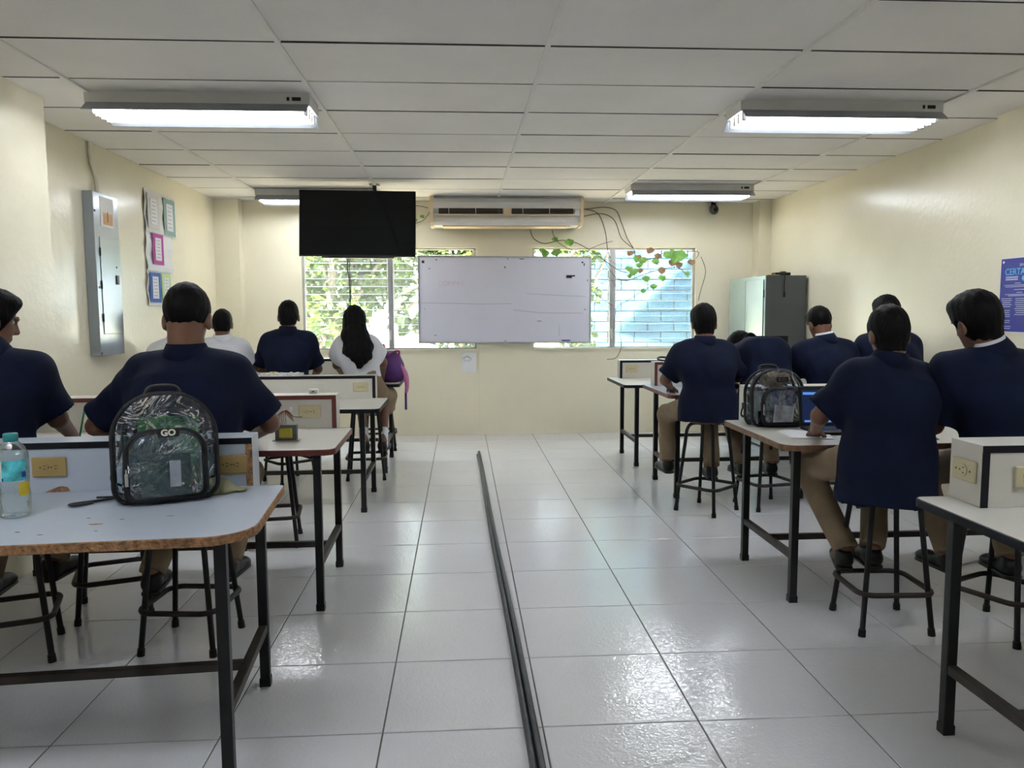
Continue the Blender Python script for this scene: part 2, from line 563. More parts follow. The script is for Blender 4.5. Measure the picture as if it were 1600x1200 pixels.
def louvre_window(idx, w, mull, y, face):
    x0, x1, z0, z1 = w
    root = structure(MB().bb(x0, x1, y - .015 * face, y + .06 * face, z0 - .022, z0, bev=0).build('window_%d' % idx, WALL))
    f = MB()
    yy0, yy1 = sorted((y + .045 * face, y + .085 * face))
    f.bb(x0, x0 + .025, yy0, yy1, z0, z1).bb(x1 - .025, x1, yy0, yy1, z0, z1).bb(x0, x1, yy0, yy1, z1 - .02, z1).bb(x0, x1, yy0, yy1, z0, z0 + .012)
    f.build('window_frame', ALU, root)
    MB().bb(mull - .03, mull + .03, yy0 - .012, yy1, z0, z1, bev=.004).bb(mull - .011, mull + .011, yy0 - .022, yy0 - .01, z0 + .02, z1 - .02).build('mullion', ALU, root)
    k = MB()
    k.bb(mull - .018, mull + .004, yy0 - .04, yy0 - .02, z0 + .10, z0 + .22, bev=.004)
    k.tube([(mull - .008, yy0 - .03, z0 + .2), (mull - .008, yy0 - .055, z0 + .17)], .006, 6)
    k.build('crank_handle', ALUW, root)
    pitch = 0.0885
    n = int((z1 - z0 - .02) / pitch)
    for (a, b) in ((x0 + .028, mull - .033), (mull + .033, x1 - .028)):
        mb = MB()
        hw, ht, hh = (b - a) / 2, .003, .049
        mb.quad((-hw, -ht, -hh), (hw, -ht, -hh), (hw, -ht, hh), (-hw, -ht, hh)).quad((-hw, ht, -hh), (-hw, ht, hh), (hw, ht, hh), (hw, ht, -hh))
        mb.bb(-hw, hw, -ht, ht, -hh - .002, -hh, 1).bb(-hw, hw, -ht, ht, hh, hh + .002, 1)
        me = mb.mesh('louvre_slat', [GLASS, GEDGE])
        for i in range(n):
            z = z0 + .055 + i * pitch
            place('louvre_slat', me, root, ((a + b) / 2, y + .065 * face, z), (math.radians(24) * face, 0, 0))
        c = MB()
        for xx in (a + .004, b - .004):
            c.bb(xx - .004, xx + .004, y + .055 * face - .004, y + .055 * face + .004, z0 + .01, z1 - .02)
        c.build('slat_carrier', ALUW, root)
    return root


louvre_window(1, W1, -0.803, YF, 1)
louvre_window(2, W2, 1.765, YF, 1)

# ------------------------------------------------------------------ outside the far windows
GROUND = mat('dry_ground', (0.30, 0.27, 0.18), 0.9, var=0.3, vscale=3)
BLUEB = mat('blue_painted_block', (0.018, 0.049, 0.092), 0.9, var=0.12, vscale=2.5, bump=0.2, col2=(0.027, 0.062, 0.092), spec=0.05)
MORTAR = mat('blue_mortar', (0.004, 0.010, 0.017), 0.9, var=0.1)
structure(MB().bb(-30, 30, YF + .3, 60, -.3, -.05).build('ground', GROUND))
structure(MB().bb(-30, 30, -40, YB - .3, -.3, -.05).build('ground', GROUND))
by = 14.0
bw = thing('block_wall', 'pale blue painted block wall outside the right-hand louvre window', 'wall', (0, by, 0))
MB().bb(1.9, 7.5, .012, .2, -.1, 4.4).build('mortar', MORTAR, bw)
bme = MB().box((0, 0, 0), (0.462, 0.05, 0.172), bev=.006).mesh('block', BLUEB)
for r in range(23):
    for c in range(12):
        x = 2.15 + c * .48 + (.24 if r % 2 else 0)
        z = .02 + r * .187
        if 0.6 < z < 4.4 and x < 5.6:
            place('block', bme, bw, (x, .02 + random.uniform(-.003, .003), z))


def leaf_mesh(mb, c, size, n, tdir, mi=0, bend=0.25):
    """One leaf blade: six-sided, folded along its rib."""
    t = Vector(tdir).normalized()
    n = Vector(n).normalized()
    s = t.cross(n)
    if s.length < 1e-3:
        s = t.cross(Vector((0.3, 0.7, 0.2)))
    s.normalize()
    n = s.cross(t)
    c = Vector(c)
    L, W_ = size, size * .42
    pts = [c, c + t * L * .35 + s * W_ + n * bend * W_, c + t * L * .75 + s * W_ * .7 + n * bend * W_ * .7 - n * .06 * L, c + t * L - n * .15 * L,
           c + t * L * .75 - s * W_ * .7 + n * bend * W_ * .7 - n * .06 * L, c + t * L * .35 - s * W_ + n * bend * W_, c + t * L * .5]
    mb.add(pts, [(0, 1, 6), (1, 2, 6), (2, 3, 6), (3, 4, 6), (4, 5, 6), (5, 0, 6)], mi)


def leaf_mat(name, col, tcol):
    m = mat(name, col, 0.5, var=0.35, vscale=3, spec=0.25)
    nt = m.node_tree
    b = nt.nodes['Principled BSDF']
    t = nt.nodes.new('ShaderNodeBsdfTranslucent')
    t.inputs['Color'].default_value = (*tcol, 1)
    mx = nt.nodes.new('ShaderNodeMixShader')
    mx.inputs['Fac'].default_value = 0.45
    nt.links.new(b.outputs['BSDF'], mx.inputs[1])
    nt.links.new(t.outputs['BSDF'], mx.inputs[2])
    nt.links.new(mx.outputs['Shader'], nt.nodes['Material Output'].inputs['Surface'])
    return m


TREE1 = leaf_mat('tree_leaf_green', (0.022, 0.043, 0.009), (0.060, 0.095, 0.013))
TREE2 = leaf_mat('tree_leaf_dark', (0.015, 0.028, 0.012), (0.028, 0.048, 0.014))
BARK = mat('grey_bark', (0.16, 0.13, 0.10), 0.9, var=0.3, vscale=12, bump=0.5)


def tree(name, label, x, y, crowns, leaves, material, seed, size=(.14, .26)):
    rnd = random.Random(seed)
    t = thing(name, label, 'tree', (x, y, -.05), 0, 'trees outside the far windows')
    tr = MB()
    tr.tube(smooth_path([(0, 0, 0), (.05, .02, .8), (-.04, 0, 1.6), (.03, 0, 2.4)]), [.07] * 19, 8)
    for (cx, cy, cz, r) in crowns:
        tr.tube(smooth_path([(0, 0, max(.4, cz * .4)), (cx * .5, cy * .5, cz * .75), (cx, cy, cz)]), [.03] * 13, 6)
    tr.build('trunk', BARK, t)
    lf = MB()
    for i in range(leaves):
        cx, cy, cz, r = rnd.choice(crowns)
        d = Vector((rnd.gauss(0, 1), rnd.gauss(0, 1), rnd.gauss(0, 1))).normalized() * r * (rnd.random() ** .4)
        n = Vector((rnd.gauss(0, .6), rnd.gauss(0, .6), 1))
        td = Vector((rnd.gauss(0, 1), rnd.gauss(0, 1), rnd.gauss(-.4, .5)))
        leaf_mesh(lf, (cx + d.x, cy + d.y, cz + d.z), rnd.uniform(*size), n, td)
    o = lf.build('foliage', material, t)
    o['kind'] = 'stuff'
    return t


tree('leafy_tree', 'bright green leafy tree outside behind the television end of the left window', -1.9, 12.0, [(-.2, 0, 2.5, .55), (.5, .2, 2.2, .5), (.1, 0, 1.5, .5), (1.0, 0, 2.6, .55), (-.7, .3, 1.9, .5), (-.3, .2, 3.1, .5), (.6, .3, 3.1, .5)], 2300, TREE1, 1, (.09, .18))
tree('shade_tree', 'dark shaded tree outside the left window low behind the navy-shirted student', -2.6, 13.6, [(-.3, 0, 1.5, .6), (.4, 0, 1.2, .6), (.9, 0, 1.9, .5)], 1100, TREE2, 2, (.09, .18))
tree('sunny_shrub', 'sunlit shrub outside left window behind the whiteboard edge', .0, 12.9, [(0, 0, 1.5, .45), (-.3, 0, 2.3, .5), (.4, 0, 2.5, .5), (.1, .3, .9, .45), (-.2, .2, 3.0, .5)], 1500, TREE1, 3, (.09, .18))
tree('climbing_shrub', 'bright shrub between the whiteboard and blue block wall outside', 1.75, 12.2, [(0, 0, 1.2, .35), (.1, 0, 1.8, .32), (.1, 0, 2.5, .35), (.8, .2, 2.75, .35)], 900, TREE1, 4, (.07, .15))
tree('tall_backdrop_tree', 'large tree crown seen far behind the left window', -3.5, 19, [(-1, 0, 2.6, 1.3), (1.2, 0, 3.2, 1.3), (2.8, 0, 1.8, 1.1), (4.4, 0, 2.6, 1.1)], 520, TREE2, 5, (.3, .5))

# unseen slab, added and shaped to throw the slanted shade on the blue blocks
D_ = SUN_DIR
pts = []
for (x, z, t_) in ((2.80, 1.00, 4.7), (4.10, 2.20, 4.2), (5.2, 3.3, 3.4), (9.0, 3.3, 3.4), (9.0, -.4, 5.9)):
    pts.append(Vector((x, by, z)) - D_ * t_)
MBR = MB()
MBR.add(pts + [p + Vector((0, 0, .06)) for p in pts], [(0, 1, 2), (0, 2, 3), (0, 3, 4), (5, 7, 6), (5, 8, 7), (5, 9, 8), (0, 5, 6, 1), (1, 6, 7, 2), (2, 7, 8, 3), (3, 8, 9, 4), (4, 9, 5, 0)])
structure(MBR.build('added_shade_slab', mat('shade_slab_grey', (.35, .36, .37), .5, metal=.3, var=.1)))

# ------------------------------------------------------------------ fluorescent lamps
TUBE = emit_mat('lit_fluorescent_tube', (0.90, 0.94, 1.0), TUBE_STRENGTH)
LAMPW = mat('lamp_white_enamel', (0.74, 0.74, 0.72), 0.35, var=0.04)


def lamp(label, x0, x1, y0, y1):
    cx, cy = (x0 + x1) / 2, (y0 + y1) / 2
    L, D = (x1 - x0), (y1 - y0)
    t = thing('fluorescent_lamp', label, 'ceiling lamp', (cx, cy, ZC - .125), 0, 'fluorescent ceiling lamps')
    # housing: trough seen from below, with flared reflector wings
    h = MB()
    h.prism([(-D / 2 + .04, .125), (-D / 2 + .04, .055), (D / 2 - .04, .055), (D / 2 - .04, .125)], -L / 2, L / 2, 'x')
    h.build('housing', LAMPW, t)
    w = MB()
    for s in (-1, 1):
        w.prism([(s * (D / 2 - .045), .056), (s * (D / 2 + .028), .004), (s * (D / 2 + .032), .008), (s * (D / 2 - .04), .062)], -L / 2 + .01, L / 2 - .01, 'x')
    w.build('reflector_wing', mat('lamp_reflector_grey', (0.30, 0.32, 0.35), 0.35, var=0.04), t)
    sock = MB().bb(-.010, .010, -.012, .012, .004, .056, bev=.003).mesh('socket', PLASTW)
    tube = MB().tube([(-L / 2 + .04, 0, 0), (L / 2 - .04, 0, 0)], .013, 10).mesh('tube', TUBE)
    for k in range(4):
        yy = -D / 2 + .065 + (D - .13) * k / 3
        place('tube', tube, t, (0, yy, .022))
        for s in (-1, 1):
            place('socket', sock, t, (s * (L / 2 - .03), yy, 0))
    MB().bb(L / 2 - .10, L / 2 - .05, -D / 2 + .038, -D / 2 + .041, .08, .1).bb(L / 2 - .13, L / 2 - .115, -D / 2 + .038, -D / 2 + .041, .08, .1).build('knockout_hole', SLOT, t)
    return t


lamp('lit four-tube fluorescent lamp over the left tables, nearest on the left', -2.10, -0.85, 4.64, 4.99)
lamp('lit four-tube fluorescent lamp over the right tables, nearest on the right', 1.665, 2.91, 4.64, 4.99)
lamp('lit fluorescent lamp near the far wall above the metal cabinet side', 1.68, 2.92, 7.74, 8.09)
lamp('lit fluorescent lamp near the far wall half hidden by the television', -2.07, -0.83, 8.2, 8.55)

lamp('lit fluorescent lamp over the rear left of the room, behind the photographer', -2.10, -0.85, 1.42, 1.77)
lamp('lit fluorescent lamp over the rear right of the room, behind the photographer', 1.665, 2.91, 1.42, 1.77)

# ------------------------------------------------------------------ outlets
def outlet_mesh(name, plate):
    mb = MB()
    mb.box((0, 0, 0), (.118, .010, .072), bev=.004, mi=0)
    for s in (-1, 1):
        mb.prism([(s * .019 + x, z) for (x, z) in rounded_rect(-.0165, .0165, -.015, .015, .011, 4)], -.0075, -.004, 'y', 0)
        cx = s * .019
        mb.bb(cx + .001, cx + .010, -.0082, -.0070, .0045, .0068, 1).bb(cx + .001, cx + .010, -.0082, -.0070, -.0068, -.0045, 1)
        mb.bb(cx - .011, cx - .0065, -.0082, -.0070, -.0024, .0024, 1)
    mb.cyl((0, -.0045, 0), (0, -.0062, 0), .003, n=8, mi=1)
    return mb.mesh(name, [plate, SLOT])


OUT_IV = outlet_mesh('ivory_outlet', IVORY)
OUT_TAN = outlet_mesh('tan_outlet', TAN)


def round_outlet_mesh():
    mb = MB()
    mb.box((0, 0, 0), (.118, .010, .072), bev=.004, mi=0)
    mb.cyl((0, -.004, 0), (0, -.0078, 0), .022, n=20, mi=0)
    for (x, z) in ((-.012, 0), (.006, .009), (.006, -.009)):
        mb.cyl((x, -.0076, z), (x, -.0084, z), .0028, n=8, mi=1)
    for x in (-.036, .036):
        mb.cyl((x, -.0045, 0), (x, -.006, 0), .003, n=8, mi=1)
    return mb.mesh('round_outlet', [IVORY, SLOT])


OUT_R = round_outlet_mesh()


# ------------------------------------------------------------------ lab tables
def lab_table(label, ex, yf, side, length, depth, z, top, edge, band, box_inset, box_y, box_h, rz=0, outs=(), out_me=None,
              leg_x=.085, legs_y=None, front_r=.05, box_z=None, endband=None, box_mat=None):
    """side = -1 grows to the left of the aisle, +1 to the right. Local x = 0 at the aisle end, y = 0 at the near edge."""
    t = thing('lab_table', label, 'table', (ex, yf, 0), rz, 'lab tables with power boxes')
    xa, xb = (0, side * length) if side > 0 else (side * length, 0)
    rs = (.03, .03, front_r if side > 0 else .03, front_r if side < 0 else .03)
    out = rounded_rect(xa, xb, 0, depth, 0, 6, rs)
    MB().prism(out, z - .026, z, 'z', 0).build('tabletop', top, t)
    # edge band: a thin skin round the top
    inner, outer = out, rounded_rect(xa - .004, xb + .004, -.004, depth + .004, 0, 6, tuple(r + .004 for r in rs))
    n = len(out)
    mb = MB()
    jag = .004 if edge is CHIP else 0
    rnd = random.Random(3)
    ov = [(x + rnd.uniform(-jag, jag), y + rnd.uniform(-jag, jag)) for (x, y) in outer]
    vs = [(*p, z - .028) for p in inner] + [(*p, z - .028) for p in ov] + [(*p, z - .0015) for p in ov] + [(*p, z + .0004) for p in inner]
    fs = []
    for i in range(n):
        j = (i + 1) % n
        fs += [(i, j, n + j, n + i), (n + i, n + j, 2 * n + j, 2 * n + i), (2 * n + i, 2 * n + j, 3 * n + j, 3 * n + i)]
    mb.add(vs, fs)
    mb.build('edge_band', edge, t)
    # frame
    ly = legs_y or (.04, depth - .04)
    lx = (side * leg_x, side * (length - .1))
    s_ = .036
    leg = MB().bb(-s_ / 2, s_ / 2, -s_ / 2, s_ / 2, .012, z - .026, bev=.003).mesh('leg', BLACK)
    foot = MB().bb(-s_ / 2 - .003, s_ / 2 + .003, -s_ / 2 - .003, s_ / 2 + .003, 0, .035, bev=.003).mesh('rubber_foot', PLASTB)
    for x in lx:
        for y in ly:
            l = place('leg', leg, t, (x, y, 0))
            place('rubber_foot', foot, l, (0, 0, 0))
        MB().bb(x - .016, x + .016, ly[0] + s_ / 2, ly[1] - s_ / 2, .215, .247, bev=.003).build('end_stretcher', BROWNSTEEL, t)
    m = (ly[0] + ly[1]) / 2
    a, b = sorted(lx)
    MB().bb(a + .016, b - .016, m - .015, m + .015, .216, .246, bev=.003).build('long_stretcher', BROWNSTEEL, t)
    MB().bb(a, b, m - .012, m + .012, z - .05, z - .026, bev=.002).build('under_rail', BLACK, t)
    # power box along the back edge
    if box_y is not None:
        b0, b1 = box_y
        bx0 = side * box_inset
        bx1 = side * (length - .03)
        x0, x1 = sorted((bx0, bx1))
        zb = z if box_z is None else box_z
        bm_ = box_mat or top
        box = MB().bb(x0, x1, b0, b1, zb, z + box_h, bev=.0015).build('power_box', bm_, t)
        w = .024
        MB().bb(x0, x1, b0 - .003, b0 + .001, z + box_h - w, z + box_h - .001).build('edge_band', band, box)
        xe0, xe1 = (x0 - .0005, x0 + w) if side > 0 else (x1 - w, x1 + .0005)
        MB().bb(xe0, xe1, b0 - .003, b0 + .001, z, z + box_h - w).build('edge_band', endband or band, box)
        for (ox, oz) in outs:
            place('outlet', out_me, box, (ox - ex, b0 - .004, z + oz))
    return t


BW = .135
lab_table('near left lab table of blue-grey laminate with chipped raw chipboard edge', -0.63, 2.31, -1, 1.78, .69, .78, LAMIG, CHIP, BLACKB,
          .115, (.69, .69 + BW), .185, rz=.072, outs=((-1.462, .095), (-.822, .085)), out_me=OUT_TAN, leg_x=.09, legs_y=(.03, .67), front_r=.14, box_z=.72, endband=CHIP)
lab_table('cream lab table with maroon edging under the transformer, second on the left', -0.605, 3.70, -1, 1.82, .70, .79, LAMI, MAROON, MAROON,
          .085, (.70, .70 + BW), .185, rz=.015, outs=((-.835, .095), ), out_me=OUT_IV, leg_x=.085, legs_y=(.035, .69), box_z=.72)
lab_table('cream lab table with black edging and newspapers on its power box, third on the left', -0.585, 5.54, -1, 1.84, .72, .752, LAMI, BLACKB, BLACKB,
          .10, (.72, .72 + BW), .18, outs=((-.80, .09), ), out_me=OUT_IV, leg_x=.125, legs_y=(.06, .70), box_z=.70)
lab_table('cream lab table with the purple bag on it, farthest on the left', -0.56, 7.03, -1, 1.86, .72, .79, LAMI, BLACKB, BLACKB,
          .35, (.72, .72 + BW), .19, leg_x=.14, legs_y=(.06, .70), box_z=.74)
lab_table('cream lab table with black edging at the lower right corner, nearest on the right', 1.555, 1.72, 1, 1.86, .85, .79, LAMI, BLACKB, BLACKB,
          .125, (.85 - .165, .85), .205, outs=((1.848, .10), ), out_me=OUT_IV, leg_x=.075, legs_y=(.08, .73))
lab_table('cream lab table with brown edging carrying the laptop, second on the right', 1.535, 3.61, 1, 1.88, .88, .79, LAMI, BROWNB, BLACKB,
          .09, (.88 - BW, .88), .21, leg_x=.08, legs_y=(.055, .71), front_r=.07)
lab_table('grey lab table with maroon edging where four students sit, third on the right', 1.545, 5.74, 1, 1.88, .87, .805, LAMIG, MAROON, MAROON,
          .07, (.87 - BW, .87), .20, leg_x=.09, legs_y=(.09, .76), box_mat=LAMI)
lab_table('cream lab table with black edging by the far wall, farthest on the right', 1.475, 7.02, 1, 1.9, .86, .76, LAMI, BLACKB, BLACKB,
          .105, (.86 - BW, .86), .18, outs=((1.70, .095), ), out_me=OUT_IV, leg_x=.13, legs_y=(.067, .73))
# extra fittings on the power boxes
for o in list(bpy.data.objects):
    if o.name.startswith('power_box') and o.parent and 'lower right corner' in o.parent.get('label', ''):
        place('outlet', OUT_R, o, (.125 - .005, .85 - .083, .79 + .11), (0, 0, -math.pi / 2))
    if o.name.startswith('power_box') and o.parent and 'carrying the laptop' in o.parent.get('label', ''):
        MB().cyl((.0885, .88 - .06, .79 + .10), (.0905, .88 - .06, .79 + .10), .012, n=12).build('cable_hole', SLOT, o)
    if o.name.startswith('power_box') and o.parent and 'newspapers' in o.parent.get('label', ''):
        MB().box((-.585 + .05 - .0, .72 - .003, .752 + .1), (.10, .006, .05)).build('blank_plate', LAMI, o, (-.0, 0, 0))
        MB().box((-1.14, .72 - .003, .752 + .1), (.10, .006, .05)).build('blank_plate', LAMI, o)
    if o.name.startswith('power_box') and o.parent and 'chipped raw' in o.parent.get('label', ''):
        # torn laminate over bare chipboard, where the box meets the top
        MB().prism([(-.855, .781), (-.815, .797), (-.795, .802), (-.775, .798), (-.765, .784), (-.78, .781)], .6885, .6895, 'y').build('chipped_patch', CHIP, o)

# stains and chips on the near table top
tb = [o for o in bpy.data.objects if o.name.startswith('tabletop') and 'chipped raw' in o.parent['label']][0]
CHIPD = mat('dark_scratch', (0.08, 0.06, 0.05), 0.8, var=0.3)
rnd = random.Random(11)
chips = [(-.50, .20, .05, .014, 0), (-.95, .16, .03, .01, 1), (-.70, .14, .02, .008, 1), (-.62, .10, .02, .006, 1), (-.47, .12, .016, .006, 1), (-.44, .25, .02, .006, 1),
         (-.55, .28, .018, .006, 1), (-.30, .27, .03, .007, 0), (-1.07, .12, .02, .008, 1), (-.85, .13, .02, .006, 1)]
for (x, y, a, b, d) in chips:
    poly = [(x + a / 2 * math.cos(k * .785) * rnd.uniform(.6, 1.1), y + b / 2 * math.sin(k * .785) * rnd.uniform(.6, 1.1)) for k in range(8)]
    MB().prism(poly, .7799, .7804, 'z').build('chip_mark', CHIPD if d else CHIP, tb)


# ------------------------------------------------------------------ stools
def stool_parts():
    seat = MB().lathe([(0, .643), (.138, .643), (.150, .648), (.152, .656), (.146, .664), (.13, .667), (0, .667)], n=28).mesh('seat', SEATW)
    leg = MB().tube(smooth_path([(.03, .03, .633), (.078, .078, .630), (.102, .102, .592), (.112, .112, .50), (.153, .153, .03)], 5), .0125, 8).mesh('leg', BLACK)
    foot = MB().cyl((.1525, .1525, .032), (.155, .155, 0), .0155, .0165, 10).mesh('rubber_foot', PLASTB)
    rr = rounded_rect(-.165, .165, -.165, .165, .065, 6)
    ring = MB().tube([(x, y, .188) for (x, y) in rr], .0125, 8, closed=True).mesh('foot_ring', BROWNSTEEL)
    plate = MB().bb(-.10, .10, -.015, .015, .630, .643).bb(-.015, .015, -.10, .10, .630, .643).mesh('seat_brace', BLACK)
    return seat, leg, foot, ring, plate


SP = stool_parts()


def stool(label, x, y, rz):
    t = thing('lab_stool', label, 'stool', (x, y, 0), math.radians(rz), 'lab stools')
    place('seat', SP[0], t)
    for k in range(4):
        l = place('leg', SP[1], t, None, (0, 0, k * math.pi / 2))
        place('rubber_foot', SP[2], l)
    place('foot_ring', SP[3], t)
    place('seat_brace', SP[4], t)
    return t


stool('black steel stool under the student at the left edge', -1.90, 3.335, 20)
stool('empty black stool pushed under the second left table, left of the broad student', -1.685, 3.82, 20)
stool('black steel stool under the broad navy-shirted student at the left', -1.187, 3.41, -6)
stool('empty black stool between the second and third left tables', -1.19, 4.90, 8)
stool('black stool under the student mostly hidden by the left wall', -2.42, 6.68, 10)
stool('black stool under the white-shirted boy at the far left table', -2.02, 6.68, 25)
stool('black stool under the navy-shirted student at the far left table', -1.47, 6.70, 40)
stool('black stool under the long-haired girl', -0.83, 6.81, 3)
stool('empty black stool beyond the far left table, by the far wall', -0.86, 8.22, 5)
stool('black stool under the first student at the four-student table, facing the aisle', 1.75, 5.455, 41)
stool('black stool under the hunched student bent over the table', 2.22, 5.55, 12)
stool('black stool under the white-collared student at the four-student table', 2.72, 5.58, -5)
stool('black stool under the student beside the right wall', 3.19, 5.58, 15)
stool('black stool under the student seated at the laptop table', 1.911, 3.384, -3)
stool('black stool under the student at the right edge', 2.41, 3.27, 25)

# ------------------------------------------------------------------ people: implicit surfaces turned into one skin each
class Field:
    """Distance field on a grid; shapes melt together; mesh() returns the zero surface (surface nets)."""

    def __init__(self, lo, hi, h):
        self.h = h
        self.lo = np.array(lo, np.float32)
        self.n = np.ceil((np.array(hi) - np.array(lo)) / h).astype(int) + 1
        self.F = np.full(self.n, 0.5, np.float32)
        self.ax = [self.lo[i] + h * np.arange(self.n[i], dtype=np.float32) for i in range(3)]

    def _sub(self, lo, hi):
        a = np.maximum(np.floor((np.array(lo) - self.lo) / self.h).astype(int), 0)
        b = np.minimum(np.ceil((np.array(hi) - self.lo) / self.h).astype(int) + 1, self.n)
        if (b <= a).any():
            return None, None
        sl = tuple(slice(a[i], b[i]) for i in range(3))
        X, Y, Z = np.meshgrid(*[self.ax[i][a[i]:b[i]] for i in range(3)], indexing='ij')
        return sl, np.stack([X, Y, Z], -1)

    def _join(self, sl, d, k):
        a = self.F[sl]
        if k > 0:
            hh = np.maximum(k - np.abs(a - d), 0) / k
            self.F[sl] = np.minimum(a, d) - hh * hh * k * .25
        else:
            self.F[sl] = np.minimum(a, d)

    def seg(self, a, b, ra, rb, k=.03, xdir=(1, 0, 0), flat=False):
        """Tapered limb from a to b; radii are numbers or (across, deep)."""
        a, b = np.array(a, np.float32), np.array(b, np.float32)
        ra = np.array(ra if np.ndim(ra) else (ra, ra), np.float32)
        rb = np.array(rb if np.ndim(rb) else (rb, rb), np.float32)
        R = max(ra.max(), rb.max()) + k + 2 * self.h
        sl, P = self._sub(np.minimum(a, b) - R, np.maximum(a, b) + R)
        if sl is None:
            return self
        ax = b - a
        L = np.linalg.norm(ax)
        ax = ax / L
        u = np.array(xdir, np.float32)
        u = u - ax * (u @ ax)
        if np.linalg.norm(u) < 1e-3:
            u = np.cross(ax, (0, 1, 0))
        u = u / np.linalg.norm(u)
        v = np.cross(ax, u)
        Q = P - a
        w = Q @ ax
        t = np.clip(w / L, 0, 1)
        r0 = ra[0] + (rb[0] - ra[0]) * t
        r1 = ra[1] + (rb[1] - ra[1]) * t
        ov = w - t * L
        x, y = Q @ u, Q @ v
        m = np.minimum(r0, r1)
        q = np.sqrt((x / r0) ** 2 + (y / r1) ** 2 + (ov / m) ** 2) + 1e-6
        g = np.sqrt((x / r0 ** 2) ** 2 + (y / r1 ** 2) ** 2 + (ov / m ** 2) ** 2) + 1e-6
        d = q * (q - 1) / g
        if flat:
            d = np.maximum(d, w - L)
        self._join(sl, d, k)
        return self

    def ell(self, c, r, k=.03, R=None, sub=False):
        c = np.array(c, np.float32)
        r = np.array(r, np.float32)
        m = r.max() + k + 2 * self.h
        sl, P = self._sub(c - m, c + m)
        if sl is None:
            return self
        Q = P - c
        if R is not None:
            Q = Q @ np.array(R, np.float32)
        q = np.sqrt(((Q / r) ** 2).sum(-1)) + 1e-6
        g = np.sqrt(((Q / r ** 2) ** 2).sum(-1)) + 1e-6
        d = q * (q - 1) / g
        if sub:
            a = self.F[sl]
            b = -d
            hh = np.maximum(k - np.abs(a - b), 0) / max(k, 1e-6)
            self.F[sl] = np.maximum(a, b) + hh * hh * k * .25
        else:
            self._join(sl, d, k)
        return self

    def cut(self, p, n, k=.0):
        """Remove everything on the side the normal points to."""
        n = np.array(n, np.float32)
        n = n / np.linalg.norm(n)
        d = ((self.ax[0][:, None, None] - p[0]) * n[0] + (self.ax[1][None, :, None] - p[1]) * n[1] + (self.ax[2][None, None, :] - p[2]) * n[2])
        if k > 0:
            hh = np.maximum(k - np.abs(self.F - d), 0) / k
            self.F = np.maximum(self.F, d) + hh * hh * k * .25
        else:
            self.F = np.maximum(self.F, d)
        return self

    def folds(self, amp, fx, fy, fz, seed=0):
        """Cloth folds: sums of slanted waves."""
        X, Y, Z = np.meshgrid(*self.ax, indexing='ij')
        s = seed * 1.7
        wv = np.sin(X * fx + Z * fz * .6 + 2.0 * np.sin(Z * 7 + s) + s) + .7 * np.sin(Y * fy - Z * fz + 1.5 * np.sin(X * 9 - s) + 2 * s) + .5 * np.sin(X * fx * 1.9 - Y * fy * 1.3 + Z * fz * 1.6 + s)
        self.F += (amp * wv).astype(np.float32)
        return self

    def mesh(self):
        F, h = self.F, self.h
        n = self.n
        F[0], F[-1], F[:, 0], F[:, -1], F[:, :, 0], F[:, :, -1] = .5, .5, .5, .5, .5, .5
        S = F < 0
        c = n - 1
        cnt = np.zeros(c, np.float32)
        acc = np.zeros((*c, 3), np.float32)
        corners = [(i, j, k) for i in (0, 1) for j in (0, 1) for k in (0, 1)]

        def V(A, o):
            return A[o[0]:o[0] + c[0], o[1]:o[1] + c[1], o[2]:o[2] + c[2]]
        for o in corners:
            for ax in range(3):
                if o[ax]:
                    continue
                p = list(o)
                p[ax] = 1
                f0, f1 = V(F, o), V(F, p)
                m = V(S, o) != V(S, p)
                t = np.where(m, f0 / np.where(m, f0 - f1, 1), 0)
                cnt += m
                for q in range(3):
                    acc[..., q] += np.where(m, o[q] + (t if q == ax else 0), 0)
        act = cnt > 0
        idx = np.full(c, -1, np.int64)
        idx[act] = np.arange(act.sum())
        base = np.stack(np.nonzero(act), -1)
        verts = (base + acc[act] / cnt[act][:, None]) * h + self.lo
        quads = []
        for ax in range(3):
            a, b = [(1, 2), (2, 0), (0, 1)][ax]
            s0 = [slice(1, n[i] - 1) for i in range(3)]
            s0[ax] = slice(0, n[ax] - 1)
            s1 = list(s0)
            s1[ax] = slice(1, n[ax])
            A, B = S[tuple(s0)], S[tuple(s1)]
            for m, flip in ((A & ~B, False), (~A & B, True)):
                q = np.stack(np.nonzero(m), -1)
                if not len(q):
                    continue
                off = np.array([s.start for s in s0])
                q = q + off
                ea, eb = np.eye(3, dtype=int)[a], np.eye(3, dtype=int)[b]
                g = [idx[tuple((q - da * ea - db * eb).T)] for (da, db) in ((0, 0), (1, 0), (1, 1), (0, 1))]
                if not flip:
                    quads.append(np.stack(g, -1))
                else:
                    quads.append(np.stack(g[::-1], -1))
        return verts, (np.concatenate(quads) if quads else np.zeros((0, 4), int))


def skin_object(name, pieces, material, parent, xf=None):
    vs, qs, o = [], [], 0
    for (v, q) in pieces:
        if len(v) == 0:
            continue
        vs.append(v)
        qs.append(q + o)
        o += len(v)
    v, q = np.concatenate(vs), np.concatenate(qs)
    me = bpy.data.meshes.new(name)
    me.vertices.add(len(v))
    me.vertices.foreach_set('co', v.astype(np.float32).ravel())
    me.loops.add(len(q) * 4)
    me.loops.foreach_set('vertex_index', q.astype(np.int32).ravel())
    me.polygons.add(len(q))
    me.polygons.foreach_set('loop_start', np.arange(0, len(q) * 4, 4, dtype=np.int32))
    me.polygons.foreach_set('use_smooth', np.ones(len(q), bool))
    me.update(calc_edges=True)
    me.validate()
    me.materials.append(material)
    return place(name, me, parent)


